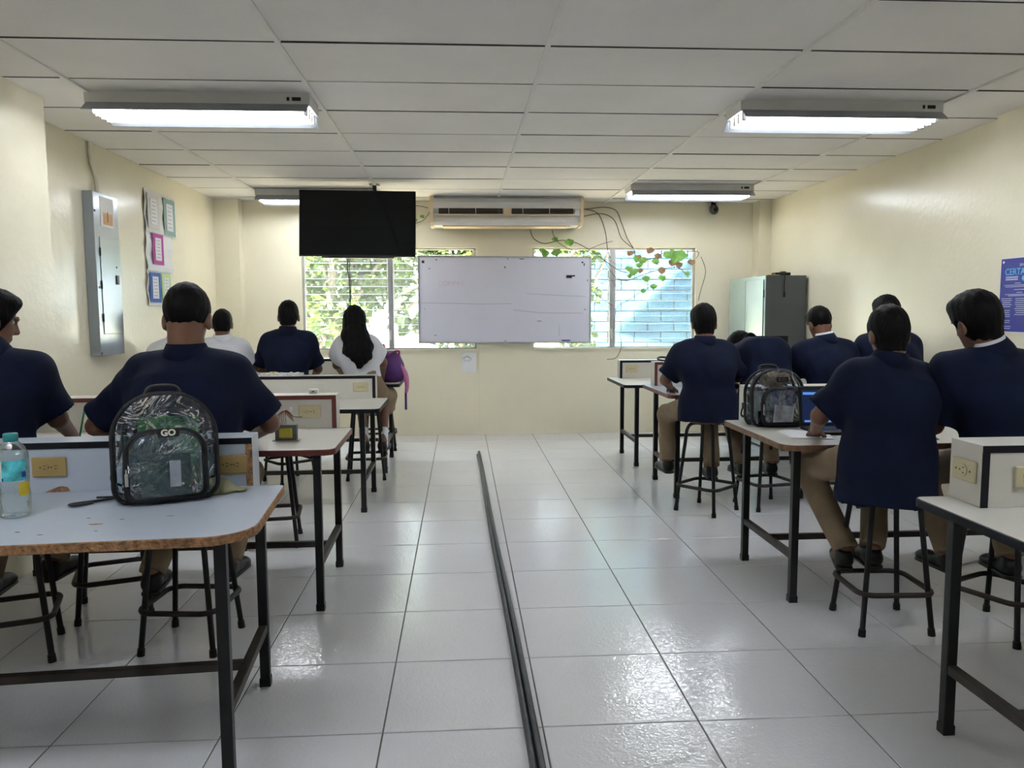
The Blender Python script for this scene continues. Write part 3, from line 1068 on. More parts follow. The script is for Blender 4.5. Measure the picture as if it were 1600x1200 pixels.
def head_rot(pitch, yaw, roll):
    """pitch > 0 looks down, yaw > 0 turns to the left, roll > 0 leans to the right ear."""
    return np.array(Matrix.Rotation(yaw, 3, 'Z') @ Matrix.Rotation(-pitch, 3, 'X') @ Matrix.Rotation(roll, 3, 'Y'), np.float32)


def make_head(C, R, s, neck, nr):
    """Head, face and neck as one surface."""
    C = np.array(C)
    A = lambda p: C + R @ (np.array(p) * s)
    f = Field(np.minimum(C - .17 * s, np.array(neck) - .1), np.maximum(C + .17 * s, np.array(neck) + .1), .006)
    f.ell(A((0, -.012, .022)), np.array((.074, .094, .094)) * s, .02, R)
    f.ell(A((0, .022, -.035)), np.array((.060, .068, .075)) * s, .03, R)
    f.ell(A((0, .045, -.088)), np.array((.036, .035, .026)) * s, .03, R)
    f.ell(A((0, .082, .030)), np.array((.048, .016, .010)) * s, .015, R)
    f.ell(A((.032, .074, .012)), np.array((.017, .016, .010)) * s, .008, R, sub=True)
    f.ell(A((-.032, .074, .012)), np.array((.017, .016, .010)) * s, .008, R, sub=True)
    f.seg(A((0, .086, .020)), A((0, .106, -.022)), .007 * s, .012 * s, .012)
    f.ell(A((0, .094, -.026)), np.array((.018, .012, .010)) * s, .01, R)
    f.ell(A((0, .083, -.056)), np.array((.024, .012, .006)) * s, .006, R)
    f.ell(A((0, .081, -.066)), np.array((.021, .012, .007)) * s, .006, R)
    for e in (-1, 1):
        f.ell(A((e * .084, -.008, -.022)), np.array((.011, .021, .034)) * s, .012, R)
        f.ell(A((e * .096, -.002, -.018)), np.array((.006, .011, .018)) * s, .004, R, sub=True)
    f.seg(A((0, -.030, -.045)), neck, nr * s, nr * 1.12 * s, .03)
    return f.mesh()


def make_hair(C, R, s, style, seed, neck, pitch):
    C = np.array(C)
    A = lambda p: C + R @ (np.array(p) * s)
    D = lambda v: R @ np.array(v)
    f = Field(C - .16 * s, C + .17 * s, .0055)
    th = {'short': .013, 'full': .021, 'fade': .012, 'crop': .008}.get(style, .014)
    f.ell(A((0, -.014, .026)), np.array((.076 + th * .7, .096 + th, .094 + th)) * s, 0, R)
    if style == 'full':
        f.ell(A((0, .03, .085)), np.array((.075, .07, .045)) * s, .03, R)
    if style in ('short', 'full', 'crop'):      # hair running down on to the neck
        n0 = A((0, -.030, -.045))
        f.seg(A((0, -.032, -.01)), n0 + (np.array(neck) - n0) * .55, (.067 * s, .068 * s), (.0635 * s, .0655 * s), .03)
    f.folds(.0011, 190, 160, 60, seed)
    # hair line: high over the brow, past the ears, low at the nape
    nape = {'short': -.088, 'full': -.088, 'fade': -.068, 'crop': -.078}.get(style, -.07)
    f.cut(A((0, -.10, nape - (.085 * math.sin(pitch) if style != 'fade' else 0))), D((0, .22, -.97)), .016)
    f.cut(A((0, .062, .035)), D((0, .90, -.43)), .02)
    # round the ears
    for e in (-1, 1):
        f.ell(A((e * .098, .006, -.024)), np.array((.026, .032, .044)) * s, .006, R, sub=True)
    pieces = [f.mesh()]
    b = Field(A((0, .08, .03)) - .08, A((0, .08, .03)) + .08, .004)
    for e in (-1, 1):
        b.seg(A((e * .016, .090, .036)), A((e * .046, .078, .038)), .005 * s, .0035 * s, .004)
    pieces.append(b.mesh())
    return pieces


def make_hand(W, d, palm, s=1.0, curl=.5, side=1):
    """Hand from the wrist W along d with the palm facing `palm`; side = +1 puts the thumb at d x palm."""
    W = np.array(W, float)
    d = np.array(d, float)
    d /= np.linalg.norm(d)
    p = np.array(palm, float)
    p -= d * (p @ d)
    p /= np.linalg.norm(p)
    t = np.cross(d, p) * side
    f = Field(W - .12 * s + d * .07, W + .12 * s + d * .07, .0042)
    P = lambda a, b, c: W + (d * a + t * b + p * c) * s
    f.seg(P(-.03, 0, 0), P(.02, 0, 0), (.026 * s, .020 * s), (.030 * s, .016 * s), .01, t)
    f.seg(P(.015, 0, 0), P(.075, 0, 0), (.031 * s, .014 * s), (.036 * s, .0115 * s), .01, t)
    for i, (b, L) in enumerate(((.030, .068), (.010, .078), (-.010, .072), (-.029, .056))):
        c = curl * (1 + .12 * i)
        a0 = np.array((.080 - .004 * abs(i - 1.2), b, 0))
        a1 = a0 + L * .48 * np.array((math.cos(c * .6), b * 1.5, math.sin(c * .6)))
        a2 = a1 + L * .32 * np.array((math.cos(c * 1.4), b, math.sin(c * 1.4)))
        a3 = a2 + L * .22 * np.array((math.cos(c * 2.0), 0, math.sin(c * 2.0)))
        r = .0088 if i < 3 else .0076
        f.seg(P(*a0), P(*a1), r * s, r * .95 * s, .005).seg(P(*a1), P(*a2), r * .95 * s, r * .88 * s, .003).seg(P(*a2), P(*a3), r * .88 * s, r * .75 * s, .003)
    f.seg(P(.012, .024, .004), P(.045, .052, .014), .013 * s, .0105 * s, .012)
    f.seg(P(.045, .052, .014), P(.070, .056, .022), .0105 * s, .0095 * s, .004)
    f.seg(P(.070, .056, .022), P(.088, .050, .030), .0095 * s, .0075 * s, .003)
    return f.mesh()


EYE_ME = MB().lathe([(0, -.011), (.006, -.0092), (.0098, -.005), (.011, 0), (.0098, .005), (.006, .0092), (0, .011)], n=12, mi=0).mesh('eye', [EYEW])


def shoe_mesh():
    f = Field((-.07, -.13, -.02), (.07, .21, .16), .006)
    f.seg((0, -.045, .045), (0, .12, .032), (.038, .040), (.040, .026), .03)
    f.seg((0, -.05, .05), (0, -.03, .085), (.034, .042), (.036, .046), .03)
    f.ell((0, .12, .028), (.043, .055, .026), .02)
    f.cut((0, 0, .012), (0, 0, -1), .004)
    f.cut((0, -.03, .100), (0, -.25, 1), .006)
    g = Field((-.07, -.13, -.02), (.07, .21, .05), .006)
    g.seg((0, -.062, .010), (0, .135, .010), (.040, .03), (.043, .03), 0)
    g.cut((0, 0, 0), (0, 0, -1), .003)
    g.cut((0, 0, .018), (0, 0, 1), .003)
    return [f.mesh(), g.mesh()]


_sh = shoe_mesh()
_tmp = skin_object('shoe', _sh, SHOE, None)
SHOE_ME = _tmp.data
bpy.data.objects.remove(_tmp, do_unlink=True)
LACE_ME = MB().tube(smooth_path([(-.02, .045, .075), (0, .035, .088), (.02, .045, .075), (.03, .05, .06)], 4), .003, 5).tube(
    smooth_path([(0, .035, .088), (-.03, .02, .098), (-.052, .025, .088), (-.03, .035, .084), (0, .035, .088)], 5), .0022, 5).mesh('lace', SHOE)


def person(label, seat, head, neck, hp=(.35, 0, 0), sw=.175, bulk=1.0, shirt=NAVY, collar=None, s=1.0, hair='short', elb=None, hand=None,
           knee=None, ankle=None, hem=.60, sleeve=.86, group='students seated with their backs turned', hipy=0.0, bend=None, seed=1, seatz=.667,
           long_hair=False, skirt=False, hem_flare=1.0, lace=False, shoe_yaw=(.1, -.1)):
    """seat, head, neck in world metres. The person faces +y. elb/hand/knee/ankle = (left, right) in world offsets from the seat."""
    sx, sy = seat
    t = thing('person', label, 'person', (sx, sy, 0), 0, group)
    L = lambda p: np.array((p[0] - sx, p[1] - sy, p[2]))
    H, N = L(head), L(neck)
    R = head_rot(*hp)
    hip = np.array((0, hipy, seatz + .085))
    sh = [N + np.array((e * sw, .02, -.082)) for e in (-1, 1)]
    elb = elb or ((-sw - .09, .17, .97), (sw + .09, .17, .97))
    hand = hand or ((-.12, .40, .84), (.12, .40, .84))
    knee = knee or ((-.15, .40, .655), (.15, .40, .655))
    ankle = ankle or ((-.11, .13, .285), (.11, .13, .285))
    elb, hand, knee, ankle = [[np.array(p, float) for p in q] for q in (elb, hand, knee, ankle)]
    mid = (hip * .45 + N * .55) + np.array((0, -.045, 0)) if bend is None else L(bend)
    chest = mid * .45 + N * .55 + np.array((0, .0, -.05))
    b = bulk

    # skin: one body
    allp = np.array([hip, N, mid, *sh, *elb, *hand, *knee, *ankle])
    f = Field(allp.min(0) - .22, allp.max(0) + .22, .0135)
    f.ell(hip, (.155 * b, .115 * b, .085), .05)
    f.seg(hip, mid, (.135 * b, .09 * b), (.13 * b, .085 * b), .05)
    f.seg(mid, chest, (.13 * b, .085 * b), (.145 * b, .085 * b), .05)
    f.seg(chest, N + (0, .01, -.05), (.145 * b, .085 * b), (.075, .055), .05)
    for i, e in enumerate((-1, 1)):
        f.seg(N + (e * .03, 0, -.045), sh[i], .045, .045, .03)
        f.seg(sh[i], elb[i], .046 * b ** .5, .038 * b ** .5, .03)
        w = hand[i] - (hand[i] - elb[i]) * .0
        f.seg(elb[i], w, .038 * b ** .5, .025, .02)
        hj = hip + (e * .085 * b, .02, -.01)
        f.seg(hj, knee[i], .068 * b ** .5, .048, .03)
        f.seg(knee[i], ankle[i], .048, .034, .02)
        f.seg(ankle[i], ankle[i] + (0, .10, -.055), .034, .026, .02)
    body = [f.mesh(), make_head(H, R, s, N + (0, .0, -.02), .055 * (1 + (b - 1) * .5))]
    for i, e in enumerate((-1, 1)):
        d = hand[i] - elb[i]
        d = d / np.linalg.norm(d)
        d2 = d + np.array((0, .1, -.15))
        body.append(make_hand(hand[i], d2, (0, .15, -1) if hand[i][2] > .75 else (0, -.2, -1), .95 * s, .55, e))
    skin_object('body', body, SKIN, t)
    # eyes and hair
    for e in (-1, 1):
        place('eye', EYE_ME, t, tuple(H + R @ (np.array((e * .031, .066, .012)) * s)))
    hp_ = make_hair(H, R, s, hair, seed, N, hp[0])
    if long_hair:
        g = Field(H - (.2, .36, .56), H + (.2, .18, .18), .007)
        A = lambda p: H + R @ (np.array(p) * s)
        g.ell(A((0, -.016, .026)), np.array((.092, .112, .110)) * s, .02, R)
        g.cut(A((0, .055, .055)), R @ np.array((0, .9, -.35)), .02)
        p1, p2, p3, p4 = N + (0, -.085, .02), chest + (.02, -.115, .04), mid + (.03, -.135, .05), mid + (.012, -.140, -.045)
        g.seg(H + (0, -.045, 0), p1, (.098, .075), (.108, .070), .04)
        g.seg(p1, p2, (.108, .070), (.128, .048), .04)
        g.seg(p2, p3, (.128, .048), (.092, .036), .04)
        g.seg(p3, p4, (.092, .036), (.020, .012), .04)
        g.folds(.0026, 150, 120, 7, seed)
        hp_ = [g.mesh(), hp_[1]]
    skin_object('hair', hp_, HAIR, t)

    # shirt
    lo = np.minimum.reduce([hip - (.32 * b, .27, 0), *[x - .12 for x in sh], *[x - .12 for x in elb]])
    hi = np.maximum.reduce([hip + (.32 * b, .27, 0), *[x + .12 for x in sh], *[x + .12 for x in elb], N + .08])
    lo[2] = hem - .03
    g = Field(lo, hi, .0095)
    hemc = np.array((0, hipy - .005, hem))
    if hem < hip[2]:
        g.seg(hip + (0, 0, .02), hemc, (.190 * b, .150 * b), (.200 * b * hem_flare, .170 * b * hem_flare), .05, flat=True)
    g.seg(hip + (0, 0, .0), mid, (.182 * b, .130 * b), (.172 * b, .122 * b), .06)
    g.seg(mid, chest, (.172 * b, .122 * b), (.178 * b ** .7, .115 * b ** .7), .06)
    g.seg(chest, N + (0, .01, -.075), (.178 * b ** .7, .114 * b ** .7), (.150, .075), .08)
    g.seg(sh[0] + (.03, -.012, -.045), sh[1] + (-.03, -.012, -.045), (.085, .080), (.085, .080), .09, xdir=(0, 0, 1))
    for i, e in enumerate((-1, 1)):
        g.seg(N + (e * .025, .0, -.022), sh[i] + (-e * .02, -.005, .012), (.050, .058), (.052, .062), .07)
        end = sh[i] + (elb[i] - sh[i]) * sleeve
        g.seg(sh[i] + (-e * .03, 0, -.015), end, .068 * b ** .5, .080 * b ** .5, .075, flat=True)
    if hem < hip[2] or skirt:
        g.cut((0, 0, hem), (0, 0, -1), .006)
    g.folds(.0034, 26, 24, 17, seed)
    skin_object('shirt', [g.mesh()], shirt, t)
    # collar: a folded band round the neck
    up = H + R @ np.array((0, -.03, -.05)) - N
    up = up / np.linalg.norm(up)

    def band(name, r0, r1, z0, z1, th, material):
        """A folded cloth band: tall at the nape, dipping open at the throat."""
        nb = 1 + (b - 1) * .55
        ax = Vector(up)
        u = Vector((1, 0, 0))
        v = ax.cross(u).normalized()
        u = v.cross(ax).normalized()
        rows = [(r0, z0), ((r0 * .5 + r1 * .5) + .003, (z0 + z1) / 2), (r1, z1), (r1 - th, z1 - .002), (r0 - th, z0)]
        n = 32
        vs, fs = [], []
        for (r, zz) in rows:
            for j in range(n):
                a = 2 * math.pi * j / n
                fr = max(0, math.sin(a)) ** 2           # 1 at the throat
                dz = -.045 * fr * (zz - z0) / max(z1 - z0, 1e-4) - .03 * fr
                p = Vector(N) + u * math.cos(a) * r * nb + v * math.sin(a) * (r * nb + .006) + ax * (zz + dz)
                vs.append(p)
        for i in range(len(rows)):
            i2 = (i + 1) % len(rows)
            for j in range(n):
                fs.append((i * n + j, i * n + (j + 1) % n, i2 * n + (j + 1) % n, i2 * n + j))
        MB().add(vs, fs, 0, True).build(name, material, t)
    band('collar', .094, .068, -.030, .050, .008, shirt)
    if collar is not None:
        band('inner_collar', .068, .0615, -.01, .064, .005, collar)

    # trousers or skirt
    P = np.array([hip, *knee, *ankle])
    lo, hi = P.min(0) - .16, P.max(0) + .20
    q = Field(lo, hi, .0105)
    q.ell(hip + (0, .01, -.005), (.175 * b, .135 * b, .088), .05)
    for i, e in enumerate((-1, 1)):
        hj = hip + (e * .09 * b, .03, -.005)
        if skirt:
            q.seg(hip, hip + (mid - hip) * .62, (.168 * b, .128 * b), (.158 * b, .116 * b), .04, flat=True)
            q.seg(hj, knee[i], .095 * b ** .5, .085, .08)
        else:
            q.seg(hj, knee[i], .092 * b ** .5, .068, .05)
            q.seg(knee[i], ankle[i] + (0, .0, .01), .066, .058, .035, flat=True)
    if skirt:
        q.seg(knee[0], knee[1], .085, .085, .06)
        for i in (0, 1):
            q.seg(knee[i], knee[i] + (0, .03, -.12), .085, .09, .06, flat=True)
        q.seg(knee[0] + (0, .03, -.12), knee[1] + (0, .03, -.12), .06, .06, .05)
    q.cut((0, 0, seatz), (0, 0, -1), 0) if False else None
    q.folds(.0028, 22, 30, 34, seed + 3)
    skin_object('skirt' if skirt else 'trousers', [q.mesh()], KHAKI, t)
    # shoes (and white socks where the skirt shows them)
    for i, e in enumerate((-1, 1)):
        a = ankle[i]
        o = place('shoe', SHOE_ME, t, (a[0], a[1] + .03, a[2] - .083), (0, 0, shoe_yaw[i]))
        if lace and i == 0:
            place('lace', LACE_ME, o)
        if skirt:
            k = Field(a - .12, a + .22, .008)
            k.seg(a + (0, 0, -.03), a + (knee[i] - a) * .30, .042, .043, 0, flat=True)
            skin_object('sock', [k.mesh()], WSHIRT, t)
    return t


W_ = WSHIRT
person('student in navy shirt at the left edge, head turned right, writing', (-1.955, 3.335), (-1.985, 3.47, 1.405), (-1.985, 3.435, 1.270), hp=(.30, -.75, 0),
       collar=W_, hair='full', sw=.19, bulk=1.08, elb=((-.30, .14, .99), (.185, .20, .975)), hand=((-.10, .42, .83), (.135, .44, .855)), seed=1, ankle=((-.11, .13, .285), (.12, .22, .33)))
person('broad navy-shirted student seated behind the clear backpack', (-1.187, 3.41), (-1.19, 3.525, 1.418), (-1.19, 3.49, 1.255), hp=(.22, .0, 0), hair='fade',
       s=1.12, sw=.215, bulk=1.30, elb=((-.435, .16, .935), (.315, .18, .935)), hand=((-.20, .46, .83), (.16, .46, .83)), seed=2,
       knee=((-.14, .42, .655), (.15, .42, .655)), ankle=((-.19, .06, .285), (.10, .22, .285)))
person('student in white shirt almost hidden behind the broad student', (-2.42, 6.68), (-2.40, 6.84, 1.325), (-2.41, 6.81, 1.19), hp=(.5, 0, 0), shirt=WSHIRT, hair='crop', sw=.17, seed=3,
       elb=((-.20, .17, .95), (.24, .17, .97)))
person('boy in white shirt with cropped hair at the far left table', (-2.02, 6.68), (-2.02, 6.83, 1.342), (-2.015, 6.80, 1.205), hp=(.30, 0, 0), shirt=WSHIRT, hair='crop', sw=.165, seed=4,
       elb=((-.24, .17, .97), (.225, .16, .965)), hand=((-.12, .44, .84), (.14, .44, .84)), s=.96)
person('navy-shirted student in front of the left window beside the long-haired girl', (-1.47, 6.70), (-1.466, 6.83, 1.405), (-1.47, 6.79, 1.265), hp=(.12, 0, 0), hair='short', sw=.18, seed=5,
       elb=((-.265, .17, .96), (.225, .19, .945)), hand=((-.14, .44, .84), (.14, .44, .84)))
person('girl in white shirt and khaki skirt with long black hair', (-0.83, 6.81), (-0.925, 6.93, 1.362), (-0.91, 6.885, 1.225), hp=(.15, .05, 0), shirt=WSHIRT, hair='short', sw=.15, bulk=.88,
       elb=((-.26, .14, .97), (.14, .16, .985)), hand=((-.22, .40, .83), (.10, .40, .83)), hem=.875, hem_flare=.9, sleeve=.62, long_hair=True, skirt=True, seed=6, s=.97,
       knee=((-.09, .36, .665), (.13, .36, .665)), ankle=((-.03, .10, .29), (.13, .10, .29)))
person('navy-shirted student on the aisle stool of the four-student table', (1.75, 5.455), (1.742, 5.575, 1.345), (1.74, 5.53, 1.205), hp=(.42, 0, 0), hair='full', sw=.185, bulk=1.06,
       elb=((-.27, .16, .93), (.28, .17, .95)), hand=((-.16, .43, .85), (.12, .43, .85)), seed=7, knee=((-.19, .40, .655), (.13, .40, .655)), ankle=((-.21, .30, .30), (.07, .10, .29)), hem=.652)
person('hunched navy-shirted student with head down on the table', (2.22, 5.55), (2.185, 6.03, 1.135), (2.235, 5.93, 1.155), hp=(.95, .25, 0), hair='full', sw=.185, bulk=1.10,
       elb=((-.25, .42, .87), (.24, .42, .87)), hand=((-.04, .56, .84), (.05, .56, .84)), bend=(2.245, 5.70, 1.105), seed=8, ankle=((-.14, .10, .29), (.10, .14, .285)))
person('navy-shirted student with white collar leaning left in front of the metal cabinet', (2.72, 5.58), (2.672, 5.735, 1.335), (2.70, 5.68, 1.205), hp=(.45, .15, -.05), collar=W_, hair='fade', sw=.18,
       elb=((-.25, .17, .93), (.23, .17, .95)), hand=((-.17, .36, .85), (.12, .42, .85)), seed=9, s=.97)
person('navy-shirted student beside the right wall, head half hidden', (3.19, 5.58), (3.188, 5.73, 1.405), (3.20, 5.69, 1.255), hp=(.30, 0, 0), hair='full', sw=.185, seed=10,
       elb=((-.24, .17, .95), (.25, .17, .95)))
person('navy-shirted student at the laptop table, khaki trousers and untied shoe', (1.911, 3.384), (1.958, 3.50, 1.325), (1.945, 3.455, 1.195), hp=(.38, 0, 0), hair='short', sw=.185, bulk=1.08,
       elb=((-.245, .15, .94), (.285, .17, .935)), hand=((-.15, .40, .835), (.16, .42, .835)), hem=.575, hem_flare=1.05, seed=11,
       knee=((-.205, .36, .655), (.18, .40, .655)), ankle=((-.115, .115, .305), (.02, .125, .305)), lace=True, shoe_yaw=(-.35, -.1))
person('navy-shirted student at the right edge with white collar, head tilted left', (2.41, 3.27), (2.305, 3.395, 1.378), (2.355, 3.35, 1.245), hp=(.35, .12, -.12), collar=W_, hair='full', sw=.20, bulk=1.12, s=1.03,
       elb=((-.275, .13, .91), (.30, .17, .95)), hand=((-.215, .42, .83), (.14, .42, .83)), sleeve=.92, seed=12,
       knee=((-.16, .40, .655), (.15, .40, .655)), ankle=((-.16, .16, .30), (.10, .10, .29)))

# ------------------------------------------------------------------ wall and ceiling fittings
# television on a ceiling pole, tipped towards the class
tv = thing('television', 'large black flat television hanging from a ceiling pole', 'television', (-0.99, 7.80, 2.284))
TVR = (math.radians(-5.5), math.radians(.6), math.radians(-.6))
MB().box((0, 0, 0), (1.118, .035, .640), bev=.006).build('screen_housing', PLASTB, tv, None, TVR)
MB().box((0, -.019, .004), (1.098, .003, .615)).build('screen', SCREENB, tv, None, TVR)
MB().box((0, .03, -.30), (.70, .05, .06), bev=.01).build('lower_bulge', PLASTB, tv, None, TVR)
MB().box((0, .05, 0), (.30, .05, .30), bev=.006).build('mount_plate', PLASTB, tv)
MB().cyl((.155, .13, .39), (.155, .13, -.05), .02, n=12).box((.155, .13, .392), (.10, .10, .006)).box((.08, .10, -.02), (.22, .05, .06)).build('ceiling_pole', BLACK, tv)
cb = MB()
cb.tube(smooth_path([(-.10, .03, -.30), (-.115, .04, -.42), (-.10, .05, -.55), (-.095, .06, -.80)]), .006, 6)
cb.tube(smooth_path([(-.085, .03, -.30), (-.095, .04, -.45), (-.085, .05, -.6), (-.115, .06, -.80)]), .004, 6)
cb.tube(smooth_path([(.11, .03, -.30), (.115, .03, -.38), (.12, .04, -.45)]), .004, 6)
cb.build('cable', PLASTB, tv)

# ceiling-hung air conditioner
ac = thing('air_conditioner', 'long cream air conditioner hung under the ceiling above the whiteboard', 'air conditioner', (0.51, 8.62, 2.37))
prof = [(.40, .0), (.42, .05), (.42, .30), (.05, .30), (.0, .235), (.0, .17), (.045, .125), (.045, .10), (.03, .03), (.08, 0)]
MB().prism(prof, -.80, .80, 'x').build('casing', PLASTW, ac)
for s in (-1, 1):
    MB().prism([(.42, -.005), (.44, .05), (.44, .305), (.04, .305), (-.012, .24), (-.012, .12), (.02, .02), (.08, -.012)], s * .80, s * .835, 'x').build('end_cap', PLASTC, ac)
MB().bb(-.74, -.05, -.004, .04, .115, .172).bb(.05, .72, -.004, .04, .115, .172).build('air_outlet', SLOT, ac)
MB().bb(-.04, .04, -.008, .04, .10, .175, bev=.003).build('centre_clip', PLASTC, ac)
MB().bb(-.76, .74, .0, .05, .098, .112).build('lower_lip', PLASTC, ac)
for x in (-.63, -.34, .17, .46):
    MB().bb(x - .003, x + .003, -.006, .0, .115, .172).build('louvre_fin', PLASTW, ac)
MB().bb(-.79, .79, .03, .40, .285, .31).build('painted_shade_strip', mat('painted_shade_grey', (.30, .29, .28), .6, var=.05), ac)  # dark grey strip painting the shade line between casing and ceiling
MB().cyl((.765, -.003, .11), (.765, -.006, .11), .010, n=10).bb(.74, .79, -.004, .0, .10, .16).build('display', PLASTW, ac)
MB().bb(-.7, .7, .10, .36, -.012, .002).build('intake_grille', PLASTC, ac)

# whiteboard in front of the wall between the windows
wb = thing('whiteboard', 'large whiteboard with faded marker traces between the windows', 'whiteboard', (0.506, 9.035, 1.563), 0)
WR = (0, .006, 0)
MB().box((0, 0, 0), (1.955, .016, .965), bev=.002).build('board', WHITEBD, wb, None, WR)
fr = MB()
for (c, s) in (((0, -.004, .488), (1.975, .026, .016)), ((0, -.004, -.488), (1.975, .026, .016)), ((-.984, -.004, 0), (.016, .026, .99)), ((.984, -.004, 0), (.016, .026, .99))):
    fr.box(c, s, bev=.003)
fr.build('frame', ALU, wb, None, WR)
me = text_mesh('red_writing', 'COMPAS', .075, REDINK, .0004)
place('faded_writing', me, wb, (-.62, -.0085, .185), (math.pi / 2, 0, 0))
ln = MB()
ln.tube([(-.96, -.009, -.03), (-.6, -.009, -.037), (-.3, -.009, -.047), (.07, -.009, -.043)], .0025, 5)
ln.tube([(.25, -.009, .072), (.45, -.009, .058), (.7, -.009, .045), (.93, -.009, .035)], .0022, 5)
ln.tube([(.09, -.009, -.115), (.4, -.009, -.15), (.9, -.009, -.155)], .0022, 5)
ln.tube([(.62, -.009, -.29), (.62, -.009, -.42)], .0018, 5)
ln.build('crease_line', GREYINK, wb)
for (x, z, a, b) in ((.755, .272, .10, .016), (.735, .258, .065, .026), (-.93, .432, .03, .03), (-.78, .455, .016, .012), (.0, .37, .014, .018), (.89, .425, .02, .018), (.91, .40, .012, .03), (-.86, .355, .014, .01),
                     (.03, .465, .012, .01), (.19, .462, .05, .008), (.0, -.47, .012, .01), (-.92, -.10, .012, .006), (.92, -.115, .02, .008), (.39, -.245, .05, .006), (-.8, -.40, .03, .006), (.95, .22, .008, .02)):
    MB().box((x, -.0088, z), (a, .0012, b)).build('ink_smudge', INK, wb)
MB().box((.70, -.014, -.468), (.10, .012, .014), bev=.003).build('blue_marker', mat('blue_plastic', (.02, .05, .25), .4, var=.1), wb)

# small dome camera under the ceiling
dc = thing('security_camera', 'small round security camera high on the far wall', 'camera', (2.923, 9.05, 2.60))
MB().cyl((0, .05, .02), (0, .0, .02), .030, n=16).box((0, 0, .05), (.05, .05, .05), bev=.01).build('bracket', PLASTB, dc)
f = Field((-.1, -.12, -.12), (.1, .06, .08), .006)
f.ell((0, -.02, -.01), (.052, .050, .058), 0)
skin_object('camera_ball', [f.mesh()], mat('dark_grey_plastic', (.05, .05, .055), .4, var=.1), dc)
MB().cyl((0, -.066, -.015), (0, -.074, -.015), .022, n=16).build('lens', SCREENB, dc)

# sheet with a doodle under the left window
pp = thing('paper_sheet', 'small white sheet with a round doodle taped under the left window', 'paper', (0.085, 9.094, .842))
MB().prism(rounded_rect(-.082, .085, -.115, .115, .02, 4, (.005, .05, .01, .005)), -.001, .001, 'y').build('sheet', PAPER, pp)
sp = [(-.02 + .030 * (1 + .08 * k) * math.cos(k * .62) * .9, -.003, .045 + .032 * math.sin(k * .62) * (1 - .02 * k)) for k in range(16)]
MB().tube(sp, .0022, 5).build('doodle', GREYINK, pp)

# electrical panel and its conduit on the left wall
ep = thing('electrical_panel', 'tall grey steel electrical panel on the left wall', 'electrical panel', (XL + .002, 6.105, 1.12))
MB().bb(0, .075, -.205, .205, 0, 1.19, bev=.004).build('case', PANELST, ep)
d = MB().bb(.075, .080, -.135, .195, .16, .87, bev=.002).build('door', mat('pale_grey_enamel', (.30, .33, .35), .2, metal=.3, var=.04, vscale=3), ep)
MB().bb(.079, .088, .10, .145, .53, .60, bev=.003).build('latch', PLASTB, d)
MB().cyl((.079, .12, .66), (.084, .12, .66), .008, n=10).build('lock', PLASTB, d)
for z in (.28, .52, .76):
    MB().bb(.076, .084, -.141, -.134, z - .03, z + .03).build('hinge', PLASTB, d)
MB().bb(.0755, .0775, -.10, .12, .945, 1.165).build('warning_sheet', PAPER, ep)
MB().bb(.0775, .0782, -.06, .10, .965, 1.05).build('warning_mark', mat('orange_print', (.55, .30, .12), .6, var=.1), ep)
MB().bb(.0782, .0786, .01, .022, .985, 1.06).build('warning_mark', INK, ep)
for (y, z) in ((-.185, .02), (-.185, 1.05), (-.17, .5)):
    MB().cyl((.075, y, z), (.079, y, z), .008, n=8).build('screw', PLASTB, ep)
cd = MB()
cd.tube(smooth_path([(XL + .018, 6.03, ZC - .004), (XL + .018, 6.04, 2.55), (XL + .02, 6.10, 2.42), (XL + .02, 6.10, 2.315)]), .016, 8)
tag(cd.build('conduit', WALL), 'painted conduit running from the ceiling down to the electrical panel', 'conduit')

# taped-up study sheets on the left wall
NOTE = mat('note_paper', (.72, .72, .76), .8, var=.03)


def wall_sheet(label, y0, y1, z0, z1, cards, base):
    t = thing('study_sheet', label, 'poster', (XL + .006, (y0 + y1) / 2, (z0 + z1) / 2), 0, 'study sheets on the left wall')
    hy, hz = (y1 - y0) / 2, (z1 - z0) / 2
    n = 8
    mb = MB()
    rows = []
    for i in range(n + 1):
        z = -hz + 2 * hz * i / n
        o = .006 + .006 * math.sin(i * 1.3 + y0)
        rows.append([(o, -hy + .01 * math.sin(i * 1.1), z), (o + .003, hy + .01 * math.sin(i * 1.7), z)])
    vs = [p for r in rows for p in r] + [(p[0] - .0015, p[1], p[2]) for r in rows for p in r]
    k = 2 * (n + 1)
    fs = []
    for i in range(n):
        a = 2 * i
        fs += [(a, a + 1, a + 3, a + 2), (k + a, k + a + 2, k + a + 3, k + a + 1), (a, a + 2, k + a + 2, k + a), (a + 1, k + a + 1, k + a + 3, a + 3)]
    fs += [(0, k, k + 1, 1), (2 * n, 2 * n + 1, k + 2 * n + 1, k + 2 * n)]
    mb.add(vs, fs)
    mb.build('sheet', base, t)
    for (cy, cz, w, h, m) in cards:
        c = MB().box((.0165, cy, cz), (.002, w, h)).build('card', m, t)
        MB().box((.0185, cy, cz), (.002, w * .55, h * .74)).build('note', NOTE, c)
        lines = MB()
        for q in range(6):
            lines.box((.0197, cy + random.uniform(-.01, .01), cz + h * .28 - q * h * .11), (.0006, w * .34, .008))
        lines.build('handwriting', FAINT, c)
    return t


